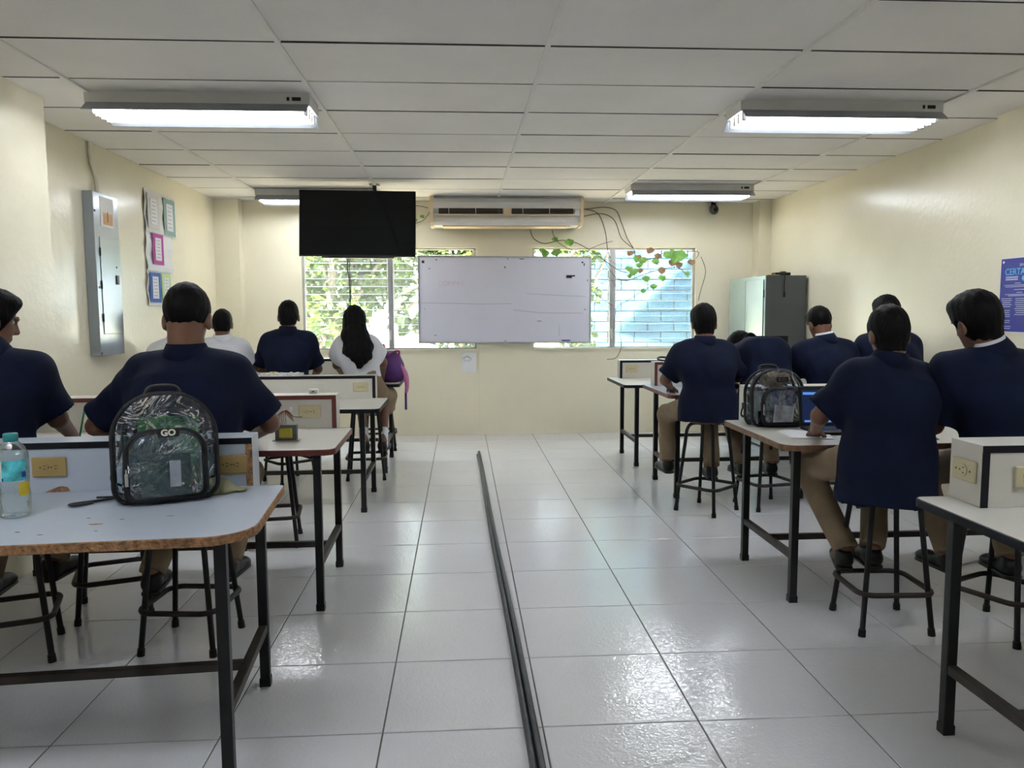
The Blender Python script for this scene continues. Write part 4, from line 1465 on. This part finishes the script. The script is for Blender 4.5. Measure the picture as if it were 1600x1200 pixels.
wall_sheet('pale and teal paper sheets taped at the top of the left wall display', 7.0, 7.72, 2.13, 2.50,
           [(-.19, 0, .26, .30, mat('pale_grey_card', (.62, .60, .60), .8, var=.03)), (.19, -.01, .28, .33, mat('teal_card', (.22, .34, .33), .8, var=.05))], mat('whitish_card', (.66, .66, .65), .8, var=.03))
wall_sheet('white sheet with magenta card in the middle of the left wall display', 7.0, 7.60, 1.80, 2.15,
           [(-.06, .02, .25, .27, mat('magenta_card', (.42, .05, .30), .8, var=.05))], PAPER)
wall_sheet('sheet with blue and light green cards at the bottom of the left wall display', 6.99, 7.55, 1.50, 1.81,
           [(-.13, 0, .24, .26, mat('blue_card', (.04, .12, .42), .8, var=.05)), (.13, 0, .22, .26, mat('light_green_card', (.42, .60, .28), .8, var=.05))], PAPER)

# blue competition poster on the right pillar
BLUEP = mat('blue_poster_print', (.035, .04, .28), .25, var=.08, vscale=4)
CYANP = mat('cyan_print', (.05, .38, .75), .4, var=.05)
PALEP = mat('pale_print', (.42, .45, .68), .4, var=.05)
po = thing('poster', 'blue printed competition poster on the right pillar', 'poster', (3.470, 4.70, 1.525))
MB().bb(-.002, .003, -.178, .186, -.242, .232).build('paper', PAPER, po)
MB().bb(-.003, -.002, -.178, .179, -.234, .226).build('print', BLUEP, po)
PR = (math.pi / 2, 0, -math.pi / 2)
place('title', text_mesh('title', 'CERTAMEN', .058, CYANP, .0004, .001), po, (-.0036, -.01, .140), PR)
place('year', text_mesh('year', '2024', .022, PALEP, .0004), po, (-.0036, -.01, .182), PR)
tx = MB()


def bar(y, z, w, h=.006):
    tx.box((-.0036, y, z), (.0008, w, h))


bar(.075, .108, .11, .009); bar(.075, .094, .11, .009)
for (y, z, w) in ((.02, .070, .05), (-.0, .058, .28), (-.0, .048, .26), (.0, .030, .10), (.0, .012, .05), (.0, .0, .26), (.0, -.008, .20)):
    bar(y, z, w, .004)
for q in range(16):
    if q not in (5, 10, 13):
        bar(.115 - random.uniform(0, .006), -.026 - q * .0125, .085 + random.uniform(-.025, .012), .0042)
for q in range(9):
    bar(-.05 - random.uniform(0, .006), -.026 - q * .0125, .17 + random.uniform(-.03, .01), .0042)
tx.build('small_print', PALEP, po)
lg = MB()
for k in range(8):
    a = k * math.pi / 4
    lg.box((-.0036, -.03 + .014 * math.cos(a), .099 + .014 * math.sin(a)), (.0008, .007, .007))
lg.cyl((-.0030, -.03, .099), (-.0042, -.03, .099), .011, n=14)
lg.build('emblem', CYANP, po)
MB().cyl((-.0032, .155, .205), (-.005, .155, .205), .008, n=12).build('tape_dot', PAPER, po)

# vines creeping in over the right-hand window
vn = thing('creeping_vine', 'dry vine with green leaves creeping over the right window and wall', 'vine', (0, 9.03, 0))
VINES = [[(0.797, 2.366), (0.839, 2.262), (0.965, 2.204), (1.155, 2.242), (1.325, 2.211), (1.474, 2.128), (1.645, 2.013), (1.795, 1.908), (1.925, 1.866)],
         [(1.049, 2.356), (1.092, 2.242), (1.24, 2.138), (1.431, 2.107)],
         [(1.30, 2.60), (1.408, 2.595), (1.578, 2.544), (1.664, 2.347), (1.687, 2.138), (1.72, 2.034)],
         [(1.30, 2.49), (1.409, 2.512), (1.62, 2.544), (1.77, 2.472), (1.857, 2.264), (1.986, 2.149)],
         [(1.30, 2.58), (1.48, 2.60), (1.662, 2.616), (1.79, 2.575), (1.855, 2.43), (1.921, 2.264), (1.986, 2.149)],
         [(1.474, 2.138), (1.623, 2.197), (1.75, 2.232)],
         [(1.775, 1.792), (1.925, 1.781), (2.097, 1.844), (2.269, 1.897), (2.506, 1.928), (2.615, 1.843)],
         [(1.986, 2.138), (2.052, 2.013), (2.224, 2.034), (2.352, 2.097), (2.525, 2.107), (2.697, 2.118)],
         [(2.697, 2.118), (2.763, 2.097), (2.721, 2.033)], [(2.785, 2.054), (2.843, 1.885), (2.792, 1.673), (2.762, 1.546)],
         [(1.845, 1.146), (1.857, 1.017), (1.803, 0.889), (1.695, 0.869)], [(1.758, 1.189), (1.799, 1.465), (1.927, 1.549), (2.099, 1.665), (2.228, 1.717)],
         [(1.487, 1.677), (1.626, 1.571), (1.756, 1.486)], [(1.645, 2.013), (1.775, 1.824), (1.925, 1.771)],
         [(-.36, 2.60), (-.45, 2.62), (-.62, 2.63)], [(-.34, 2.56), (-.42, 2.46), (-.55, 2.42), (-.68, 2.39)]]
rv = random.Random(21)
for k in range(12):
    x, z = rv.uniform(1.35, 2.6), rv.uniform(1.75, 2.12)
    VINES.append([(x, z), (x + rv.uniform(.04, .1), z + rv.uniform(-.06, .04)), (x + rv.uniform(.12, .22), z + rv.uniform(-.12, .05)), (x + rv.uniform(.22, .3), z + rv.uniform(-.16, .0))])
for i, v in enumerate(VINES):
    pts = [(x, .012 * math.sin(3 * x + i) + (.03 if z < .98 or x > 2.76 or z > 2.2 else 0), z) for (x, z) in v]
    MB().tube(smooth_path(pts, 5), .0048 if len(v) > 5 else (.0036 if i < 16 else .0022), 6).build('stem', STEM, vn)
LV = [(1.229, 2.221, .09, 0), (1.071, 2.252, .06, 0), (1.124, 2.107, .09, 0), (0.986, 2.086, .08, 0), (0.933, 2.121, .07, 0), (1.05, 2.092, .08, 0), (2.03, 2.034, .09, 0), (2.116, 2.013, .09, 0),
      (2.063, 1.96, .07, 0), (2.01, 1.887, .09, 0), (2.129, 1.806, .08, 0), (2.302, 1.812, .08, 0), (2.228, 1.717, .07, 0), (2.109, 1.665, .06, 0), (2.558, 2.062, .17, 0), (2.342, 2.065, .07, 0),
      (2.266, 2.065, .07, 1), (2.635, 1.99, .08, 1), (2.462, 1.99, .09, 1), (-.50, 2.46, .05, 0), (-.44, 2.50, .045, 0), (-.60, 2.43, .04, 0), (2.06, 2.05, .06, 1)]
for k in range(16):
    LV.append((rv.uniform(1.85, 2.70), rv.uniform(1.80, 2.14), rv.uniform(.05, .085), 1 if rv.random() < .25 else 0))
for i, (x, z, s, b) in enumerate(LV):
    mb = MB()
    leaf_mesh(mb, (0, 0, s * .4), s, (random.uniform(-.3, .3), -1, .3), (random.uniform(-.6, .6), -.25, -1))
    L_ = mb.v
    # heart shape: widen the blade near the stalk
    mb.v = [(p[0] * 1.55, p[1], p[2]) for p in L_]
    mb.build('leaf', LEAFB if b else LEAFG, vn, (x, -.015, z))

# metal cabinet in the far right corner
cb = thing('metal_cabinet', 'green-grey two-door steel cabinet in the far right corner', 'cabinet', (3.10, 7.87, 0))
MB().bb(0.004, .42, 0, 1.08, .03, 1.785, bev=.003).build('body', CABD, cb)
MB().bb(-.004, .006, 0, 1.08, .03, 1.785, bev=.002).build('front_frame', CABG, cb)
for (a, b) in ((.035, .53), (.545, 1.045)):
    d = MB().bb(-.014, -.004, a, b, .08, 1.745, bev=.002).build('door', CABG, cb)
    MB().bb(-.020, -.012, (b - .04 if a < .1 else a + .02), (b - .02 if a < .1 else a + .04), .86, 1.0, bev=.002).build('handle', ALU, d)
    for z in (.25, 1.6):
        yy = a - .006 if a < .1 else b + .006
        MB().cyl((-.008, yy, z - .04), (-.008, yy, z + .04), .006, n=8).build('hinge', PLASTB, d)
for (x, y) in ((.03, .03), (.39, .03), (.03, 1.05), (.39, 1.05)):
    MB().bb(x - .02, x + .02, y - .02, y + .02, 0, .03).build('foot', PLASTB, cb)
it = thing('camera_strap_bag', 'flat black case with dangling strap on top of the metal cabinet', 'case', (3.30, 7.98, 1.785))
MB().box((0, 0, .018), (.16, .12, .03), bev=.008).box((.02, 0, .036), (.05, .05, .016), bev=.005).build('case', PLASTB, it)
MB().tube(smooth_path([(-.01, -.06, .02), (-.01, -.125, .012), (-.012, -.122, -.10), (-.008, -.122, -.17)]), .005, 6).tube(
    smooth_path([(-.008, -.122, -.17), (-.008, -.122, -.22)]), [.010] * 7, 8).build('strap', PLASTB, it)
tag(MB().box((3.205, 7.97, 1.79), (.12, .10, .010), bev=.002).build('folded_cloth', mat('yellow_cloth', (.42, .34, .06), .8, var=.15)), 'small yellow cloth lying on the metal cabinet', 'cloth')

# a flat monitor standing in front of the cabinet on the far right table
mo = thing('monitor', 'dark flat monitor on the far right table before the cabinet', 'monitor', (2.90, 7.30, .76))
MB().box((0, 0, .30), (.40, .035, .26), bev=.006).box((0, .02, .12), (.05, .03, .2)).build('display', PLASTB, mo)
MB().lathe([(0, 0), (.10, 0), (.10, .008), (.03, .02), (0, .02)], n=18).build('base', PLASTB, mo)

# ------------------------------------------------------------------ steel bars on the floor
STEEL = mat('dark_oiled_steel', (.055, .06, .068), .42, metal=.5, var=.25, vscale=9, bump=.1)


def steel_bar(label, a, b, r, n=8):
    mb = MB()
    pts = [Vector(a).lerp(Vector(b), k / 8) + Vector((.004 * math.sin(k * 1.3), 0, 0)) for k in range(9)]
    mb.tube(pts, r, n)
    return tag(mb.build('steel_bar', STEEL), label, 'metal bar', 'long steel bars on the aisle floor')


steel_bar('long dark steel bar on the aisle floor, the left one of the bundle', (.150, 7.72, .0135), (.2175, 1.75, .0135), .0125)
steel_bar('long dark steel bar on the aisle floor, the right one of the bundle', (.166, 7.88, .0135), (.2455, 1.75, .0135), .0125)
tag(MB().tube([(2.785, 4.125, .006), (2.905, 4.178, .006), (2.945, 4.195, .006)], .006, 8).build('marker_pen', mat('grey_plastic', (.35, .35, .36), .4, var=.1)), 'grey marker pen lying on the floor by the right edge', 'pen')


# ------------------------------------------------------------------ clear backpacks
GREENB = mat('green_notebook', (.05, .22, .08), .5, var=.25, vscale=8)
DGREENB = mat('dark_teal_cover', (.03, .09, .09), .5, var=.4, vscale=14)
BLACKW = mat('black_webbing', (.008, .008, .010), .7, var=.2, vscale=40, bump=.3, bscale=200)
SILVER = mat('silver_metal', (.6, .6, .62), .25, metal=.9, var=.05)


def pack_outline(w, h, r, n=10):
    """Front outline: flat base, arched top."""
    return rounded_rect(-w / 2, w / 2, 0, h, 0, n, (w * .44, w * .44, r, r))


def loft(mb, o0, y0, o1, y1, cap0=True, cap1=True):
    n = len(o0)
    vs = [(p[0], y0, p[1]) for p in o0] + [(p[0], y1, p[1]) for p in o1]
    mb.add(vs, [(i, (i + 1) % n, n + (i + 1) % n, n + i) for i in range(n)], 0, True)
    if cap0:
        mb.add(vs[:n], [tuple(range(n))], 0, False)
    if cap1:
        mb.add(vs[n:], [tuple(range(n))[::-1]], 0, False)


def backpack(label, loc, rz, w, h, dpt, lean, logo_z, logo_pocket, base_h=.045):
    t = thing('clear_backpack', label, 'backpack', loc, rz, 'clear vinyl backpacks')
    t.rotation_euler = (lean, 0, rz)
    O = pack_outline(w, h, .06)
    Os = [(x * .93, .012 + z * .965) for (x, z) in O]
    b = MB()
    loft(b, Os, -.012, O, .02, True, False)
    loft(b, O, .02, O, dpt - .02, False, False)
    loft(b, O, dpt - .02, Os, dpt, False, True)
    b.build('body', VINYL, t)
    # piping along the seams
    for (yy, q) in ((.018, O), (dpt - .018, O)):
        MB().tube([(x, yy, z) for (x, z) in q], .0085, 6, closed=True).build('piping', BLACKW, t)
    MB().tube([(x * .975, .05, .006 + z * .985) for (x, z) in O][:24], .004, 5).build('zip', BLACKW, t)
    # black base panel
    MB().bb(-w / 2 + .035, w / 2 - .035, .004, dpt - .004, .002, .012, bev=.004).bb(-w / 2 + .03, w / 2 - .03, -.004, .012, .004, base_h, bev=.004).build('base_panel', BLACKW, t)
    # front pocket
    pw, ph = w * .74, h * .62
    P_ = [(x, z + .018) for (x, z) in rounded_rect(-pw / 2, pw / 2, 0, ph, 0, 8, (.075, .075, .03, .03))]
    Ps = [(x * .93, .01 + z * .97) for (x, z) in P_]
    b = MB()
    loft(b, Ps, -.058, P_, -.035, True, False)
    loft(b, P_, -.035, P_, -.006, False, True)
    pk = b.build('front_pocket', VINYL, t)
    MB().tube([(x, -.034, z) for (x, z) in P_], .0115, 6, closed=True).build('piping', BLACKW, pk)
    zp = MB()
    zp.bb(-pw / 2 - .006, -pw / 2 + .006, -.052, -.044, .07, .115, bev=.002).tube([(-pw / 2, -.046, .128), (-pw / 2, -.05, .10)], .004, 6)
    zp.build('zip_pull', SILVER, pk)
    # logo patch
    yy = (-.061 if logo_pocket else -.016)
    lp = MB().prism(rounded_rect(-.034, .034, -.014, .014, .006, 4), yy - .002, yy, 'y').build('logo_patch', BLACKW, pk if logo_pocket else t, (.01, 0, logo_z))
    if logo_pocket:
        place('logo_lettering', text_mesh('logo', 'GO', .030, mat('cream_print', (.75, .74, .62), .5, var=.03), .0008, .0012), pk, (.01, yy - .003, logo_z), (math.pi / 2, 0, 0))
    else:
        place('logo_lettering', text_mesh('logo', 'GO', .030, SILVER, .0008, .0002), lp, (0, yy - .003, 0), (math.pi / 2, 0, 0))
    # carrying loop and shoulder straps behind
    MB().tube(smooth_path([(-.06, dpt, h - .01), (-.04, dpt + .012, h + .022), (.04, dpt + .012, h + .022), (.06, dpt, h - .01)]), .008, 6).build('carry_loop', BLACKW, t)
    for s in (-1, 1):
        MB().tube(smooth_path([(s * .05, dpt, h - .03), (s * .12, dpt + .035, h - .09), (s * (w / 2 - .02), dpt + .03, h * .45), (s * (w / 2 + .01), dpt + .01, h * .2), (s * (w / 2 - .02), dpt - .01, .05)]), .016, 6, flat=.3).build('shoulder_strap', BLACKW, t)
    return t


B1 = (-1.025, 2.755, .7805)
backpack('clear vinyl backpack with black trim on the near left table', B1, math.radians(21), .335, .372, .15, math.radians(-3), .245, True)
bs = MB()
bs.tube(smooth_path([(-1.21, 2.80, .789), (-1.255, 2.77, .787), (-1.33, 2.72, .787), (-1.315, 2.70, .787), (-1.27, 2.735, .787)]), .008, 6, flat=.5)
bs.tube(smooth_path([(-1.21, 2.815, .789), (-1.25, 2.815, .787), (-1.29, 2.812, .787)]), .007, 6, flat=.5)
tag(bs.build('loose_strap', BLACKW), 'loose black strap trailing on the table left of the near backpack', 'strap')


def book(name, label, loc, size, rot, cover, cat='book'):
    t = thing(name, label, cat, loc)
    t.rotation_euler = rot
    w, th, h = size
    c = MB()
    c.bb(-w / 2, w / 2, -th / 2, -th / 2 + .002, 0, h).bb(-w / 2, w / 2, th / 2 - .002, th / 2, 0, h).bb(-w / 2, -w / 2 + .002, -th / 2, th / 2, 0, h)
    c.build('cover', cover, t)
    MB().bb(-w / 2 + .002, w / 2 - .004, -th / 2 + .002, th / 2 - .002, .003, h - .003).build('pages', PAPER, t)
    return t


book('notebook', 'green notebook standing inside the near clear backpack', (-1.045, 2.845, .797), (.20, .02, .27), (math.radians(-3), 0, .37), GREENB, 'notebook')
book('notebook', 'dark teal notebook inside the near clear backpack, behind the pocket', (-1.105, 2.785, .797), (.16, .018, .21), (math.radians(-3), math.radians(3), .37), DGREENB, 'notebook')
book('notebook', 'slim dark notebook in the pocket of the near clear backpack', (-1.015, 2.722, .803), (.16, .008, .15), (math.radians(-3), 0, .37), DGREENB, 'notebook')
tag(MB().box((-.985, 2.727, .885), (.035, .004, .09), rot=(0, 0, .37)).build('card', PAPER), 'white card in the pocket of the near clear backpack', 'card')
f = Field((-.09, -.05, -.02), (.09, .05, .07), .005)
f.ell((0, 0, .025), (.055, .03, .022), 0)
f.folds(.004, 70, 60, 50, 3)
o = skin_object('pencil_case', [f.mesh()], mat('reddish_cloth', (.18, .07, .05), .8, var=.2), None)
o.location = (-.985, 2.90, 1.085)
o.location = (-.99, 2.80, .80)
tag(o, 'small reddish pouch at the bottom of the near clear backpack', 'pouch')

# cap lying beside the near backpack
f = Field((-.16, -.13, -.01), (.20, .13, .12), .006)
f.ell((-.03, 0, .012), (.085, .075, .058), .01)
f.seg((.02, -.0, .012), (.105, .0, .010), (.008, .07), (.006, .05), .02, xdir=(0, 0, 1))
f.cut((0, 0, .0), (0, 0, -1), .004)
f.folds(.0022, 60, 50, 40, 2)
cp = thing('cloth_cap', 'olive cloth cap lying beside the near clear backpack', 'cap', (-.885, 2.90, .781), math.radians(8))
cp.scale = (.78, .8, .75)
skin_object('crown', [f.mesh()], OLIVE, cp)

# water bottle
bo = thing('water_bottle', 'clear plastic water bottle with teal cap on the near left table', 'bottle', (-1.452, 2.60, .7805), math.radians(20))
prof = [(0, .004), (.020, .006), (.040, .0), (.046, .008), (.048, .03), (.0475, .075), (.045, .10), (.047, .125), (.048, .19), (.046, .205), (.036, .228), (.020, .245), (.0165, .25), (.0165, .262)]
MB().lathe(prof, n=28).build('bottle_body', PET, bo)
MB().lathe([(0, .245), (.0205, .245), (.0215, .248), (.0215, .268), (.019, .271), (0, .271)], n=24).build('cap', mat('teal_plastic', (.02, .25, .26), .4, var=.08), bo)
lab = MB()
A0 = -200
for k in range(14):
    a, b_ = math.radians(A0 + k * 12), math.radians(A0 + (k + 1) * 12)
    r = .0487
    lab.quad((r * math.cos(a), r * math.sin(a), .122), (r * math.cos(b_), r * math.sin(b_), .122), (r * math.cos(b_), r * math.sin(b_), .188), (r * math.cos(a), r * math.sin(a), .188))
lab.build('label', mat('teal_label', (.05, .38, .42), .35, var=.45, vscale=26, col2=(.10, .55, .62)), bo)


def decal(name, a0, a1, z0, z1, m, r=.0491):
    d = MB()
    for k in range(4):
        a, b_ = math.radians(a0 + (a1 - a0) * k / 4), math.radians(a0 + (a1 - a0) * (k + 1) / 4)
        d.quad((r * math.cos(a), r * math.sin(a), z0), (r * math.cos(b_), r * math.sin(b_), z0), (r * math.cos(b_), r * math.sin(b_), z1), (r * math.cos(a), r * math.sin(a), z1))
    return d.build(name, m, bo)


YEL = mat('yellow_label', (.62, .48, .03), .5, var=.15, vscale=30)
decal('yellow_sticker', -65, -20, .072, .115, YEL)
decal('yellow_sticker', -160, -135, .072, .115, YEL)
decal('white_strip', -125, -118, .122, .188, PAPER, .0493)
decal('white_strip', -150, -138, .130, .172, PAPER, .0493)
decal('blue_dot', -52, -36, .132, .150, mat('blue_print', (.02, .06, .35), .5, var=.1), .0494)
decal('blue_dot', -120, -113, .123, .133, mat('blue_print', (.02, .06, .35), .5), .0496)

# transformer with red wires on the second left table
tr = thing('transformer', 'small transformer with yellow winding and red wires on the second left table', 'transformer', (-.885, 3.985, .7905), .03)
core = MB()
for k in range(9):
    core.bb(-.052, .052, -.022 + k * .005, -.018 + k * .005, .004, .082)
core.build('laminated_core', mat('grey_core_steel', (.14, .145, .14), .45, metal=.4, var=.2, vscale=30), tr)
MB().box((0, 0, .041), (.064, .066, .052), bev=.006).build('winding', mat('yellow_tape', (.46, .42, .05), .45, var=.15, vscale=20), tr)
MB().bb(-.066, .066, -.024, .024, 0, .004).build('mounting_foot', ALU, tr)
REDW = mat('red_wire', (.22, .03, .018), .5, var=.15)
for i in range(6):
    q = (i - 2.5) * .006
    p = [(-.012 + q, .0, .068), (-.026 + q * 1.5, -.01 + q, .105), (-.012 + q, -.02, .140 + .003 * i), (.012 + q, -.02, .152 - .003 * i), (.022 + q, -.02 + q, .135 - .008 * i)]
    MB().tube(smooth_path(p, 5), .0017, 5).build('wire', REDW, tr)
MB().tube(smooth_path([(.018, -.02, .150), (.035, -.01, .125), (.055, .0, .118), (.078, .01, .118)]), .0018, 5).build('wire', REDW, tr)
MB().box((.028, -.02, .158), (.014, .012, .022), rot=(0, .3, 0), bev=.002).build('connector', PLASTW, tr)

# things on the power boxes
ad = thing('wall_charger', 'small white charger lying on the maroon-edged power box', 'charger', (-.84, 4.50, .9755))
MB().box((0, 0, .013), (.052, .04, .025), bev=.006).build('case', PLASTW, ad)
MB().bb(-.008, .008, -.0212, -.020, .009, .015).build('port', SLOT, ad)
NEWSP = mat('newsprint', (.60, .60, .60), .85, var=.35, vscale=45)


def news(label, x, y, z, w, d, rz, seed):
    rnd = random.Random(seed)
    mb = MB()
    n = 8
    top = []
    for i in range(n + 1):
        for j in range(3):
            top.append((-w / 2 + w * i / n, -d / 2 + d * j / 2, .010 + .012 * abs(math.sin(i * .9 + j + seed)) + rnd.uniform(0, .005)))
    k = len(top)
    vs = top + [(a, b, 0) for (a, b, c) in top]
    fs = []
    for i in range(n):
        for j in range(2):
            a = i * 3 + j
            fs += [(a, a + 3, a + 4, a + 1), (k + a, k + a + 1, k + a + 4, k + a + 3)]
    for i in range(n):
        fs += [(i * 3, k + i * 3, k + i * 3 + 3, i * 3 + 3), (i * 3 + 2, i * 3 + 5, k + i * 3 + 5, k + i * 3 + 2)]
    fs += [(0, 1, k + 1, k), (1, 2, k + 2, k + 1), (n * 3, k + n * 3, k + n * 3 + 1, n * 3 + 1), (n * 3 + 1, k + n * 3 + 1, k + n * 3 + 2, n * 3 + 2)]
    mb.add(vs, fs)
    o = mb.build('newspaper', NEWSP, None, (x, y, z), (0, 0, rz))
    return tag(o, label, 'newspaper', 'folded newspapers on the power box')


news('folded newspaper on the third left power box, nearer the wall', -1.50, 6.328, .9325, .17, .11, .1, 1)
news('crumpled newspaper on the third left power box, nearer the aisle', -1.34, 6.328, .9325, .14, .11, -.15, 4)
o = MB().box((-1.49, 6.30, .962), (.05, .03, .006), bev=.002).build('snack_wrapper', YEL)
tag(o, 'small yellow wrapper lying on the folded newspaper', 'wrapper')

# purple bag on the far left table with its strap hanging
f = Field((-.16, -.13, -.02), (.16, .13, .32), .007)
f.seg((0, 0, .04), (-.005, 0, .20), (.105, .075), (.085, .06), .03)
f.ell((.035, 0, .10), (.075, .07, .09), .04)
f.cut((0, 0, .0), (0, 0, -1), .006)
f.folds(.005, 30, 28, 30, 5)
pb = thing('purple_bag', 'purple cloth backpack on the far left table beside the girl', 'bag', (-.655, 7.30, .7905))
pb.scale = (1.2, 1.15, 1.12)
skin_object('bag_body', [f.mesh()], PURPLE, pb)
f = Field((-.12, -.1, .16), (.12, .1, .30), .007)
f.ell((.0, .0, .215), (.075, .05, .035), 0)
f.folds(.003, 40, 40, 40, 2)
skin_object('pink_flap', [f.mesh()], PINK, pb)
MB().tube(smooth_path([(-.06, -.02, .18), (-.07, -.04, .26), (-.045, -.05, .31), (-.02, -.05, .22), (.03, -.05, .25), (.07, -.04, .25), (.06, -.03, .20)]), .008, 6).build('carry_loop', MAGENTA, pb)
MB().tube(smooth_path([(.07, -.03, .15), (.115, -.04, .06), (.125, -.04, -.03), (.118, -.04, -.09)]), [.02, .02, .021, .022, .023, .024, .024, .024, .024, .023, .022, .021, .02, .02, .019, .018, .017, .016, .015], 6, flat=.8).build('hanging_strap', PINK, pb)
MB().tube([(.115, -.04, -.09), (.115, -.04, -.23)], .012, 6, flat=.8).build('strap_end', PURPLE, pb)

# second clear backpack, laptop and papers on the second right table
B2 = (1.752, 4.20, .7905)
backpack('slumped clear vinyl backpack leaning on the power box beside the laptop', B2, math.radians(4), .30, .315, .13, math.radians(-4), .262, False, .09)
tag(MB().box((1.765, 4.178, .862), (.11, .006, .10), rot=(-.07, .1, 0)).build('red_white_booklet', mat('red_white_print', (.60, .50, .52), .5, var=.3, vscale=18, col2=(.75, .75, .85))), 'red and white booklet in the pocket of the slumped clear backpack', 'booklet')
book('notebook', 'blue notebook inside the slumped clear backpack', (1.80, 4.27, .808), (.15, .02, .20), (math.radians(-4), 0, .05), mat('blue_cover', (.03, .07, .30), .5, var=.2), 'notebook')
f = Field((-.13, -.06, -.02), (.13, .06, .12), .006)
f.ell((0, 0, .04), (.085, .035, .05), 0)
f.folds(.006, 50, 40, 40, 7)
o = skin_object('folded_jacket', [f.mesh()], mat('brown_cloth', (.22, .15, .09), .85, var=.2, vscale=14), None)
o.location = (1.74, 4.275, 1.005)
tag(o, 'rolled brown cloth stuffed in the top of the slumped clear backpack', 'cloth')

lt = thing('laptop', 'open black laptop with a blue screen before the seated student', 'laptop', (1.985, 3.99, .7905), math.radians(-6))
MB().bb(-.165, .165, -.115, .115, 0, .018, bev=.005).build('base', PLASTB, lt)
kb = MB()
for r in range(5):
    for c in range(13):
        kb.bb(-.145 + c * .0225, -.145 + c * .0225 + .019, -.03 + r * .024, -.03 + r * .024 + .02, .018, .0205)
kb.build('keyboard', mat('dark_key_plastic', (.03, .03, .033), .5, var=.1), lt)
MB().bb(-.045, .045, -.10, -.045, .0178, .0186).build('touchpad', mat('dark_key_plastic', (.03, .03, .033), .5), lt)
LR = (math.radians(-14), 0, 0)
sc_ = MB().bb(-.165, .165, -.004, .006, 0, .215, bev=.003).build('screen_lid', PLASTB, lt, (0, .115, .014), LR)
MB().bb(-.150, .150, -.0052, -.0042, .018, .200).build('display', emit_mat('dark_blue_display', (.02, .035, .10), .28), sc_)
MB().bb(-.142, .146, -.0058, -.0052, .172, .186).bb(-.10, .14, -.0058, -.0052, .052, .082).bb(-.14, .14, -.0058, -.0052, .022, .032).build('screen_window', emit_mat('light_blue_display', (.10, .25, .62), .55), sc_)
for k in range(3):
    o = MB().box((0, 0, 0), (.20, .26, .0012)).build('paper_sheet', PAPER, None, (1.765 + .012 * k, 3.92 - .008 * k, .7915 + k * .0016), (0, 0, -.12 - .10 * k))
    tag(o, ['white sheet lying lowest in the pile before the laptop', 'white sheet in the middle of the pile before the laptop', 'white sheet lying on top of the pile before the laptop'][k], 'paper', 'paper sheets before the laptop')
ms = thing('cable_coil', 'loop of black cable on the maroon-edged power box by the aisle', 'cable', (1.70, 6.54, 1.0055))
MB().tube([(.045 * math.cos(a * .5236), .028 * math.sin(a * .5236), .009 + .022 * (1 + math.sin(a * .5236)) * .6) for a in range(12)], .008, 6, closed=True).tube(
    smooth_path([(.04, 0, .03), (.08, .01, .02), (.12, .0, .012)]), .008, 6).build('loop', PLASTB, ms)
ex = thing('exercise_book', 'open white exercise book under the hand of the right-edge student', 'notebook', (2.22, 3.78, .7905), .1)
MB().bb(-.13, .13, -.09, .09, 0, .004).build('cover', PLASTB, ex)
MB().bb(-.126, -.002, -.086, .086, .004, .012, bev=.003).bb(.002, .126, -.086, .086, .004, .012, bev=.003).build('pages', PAPER, ex)
gp = MB()
gp.tube([(-1.835, 3.86, .845), (-1.795, 3.845, .995)], .0045, 6).tube([(-1.839, 3.862, .83), (-1.835, 3.86, .845)], [.001, .0045], 6)
tag(gp.build('pencil', mat('green_paint', (.02, .30, .12), .4, var=.1)), 'green pencil held by the student at the left edge', 'pencil')
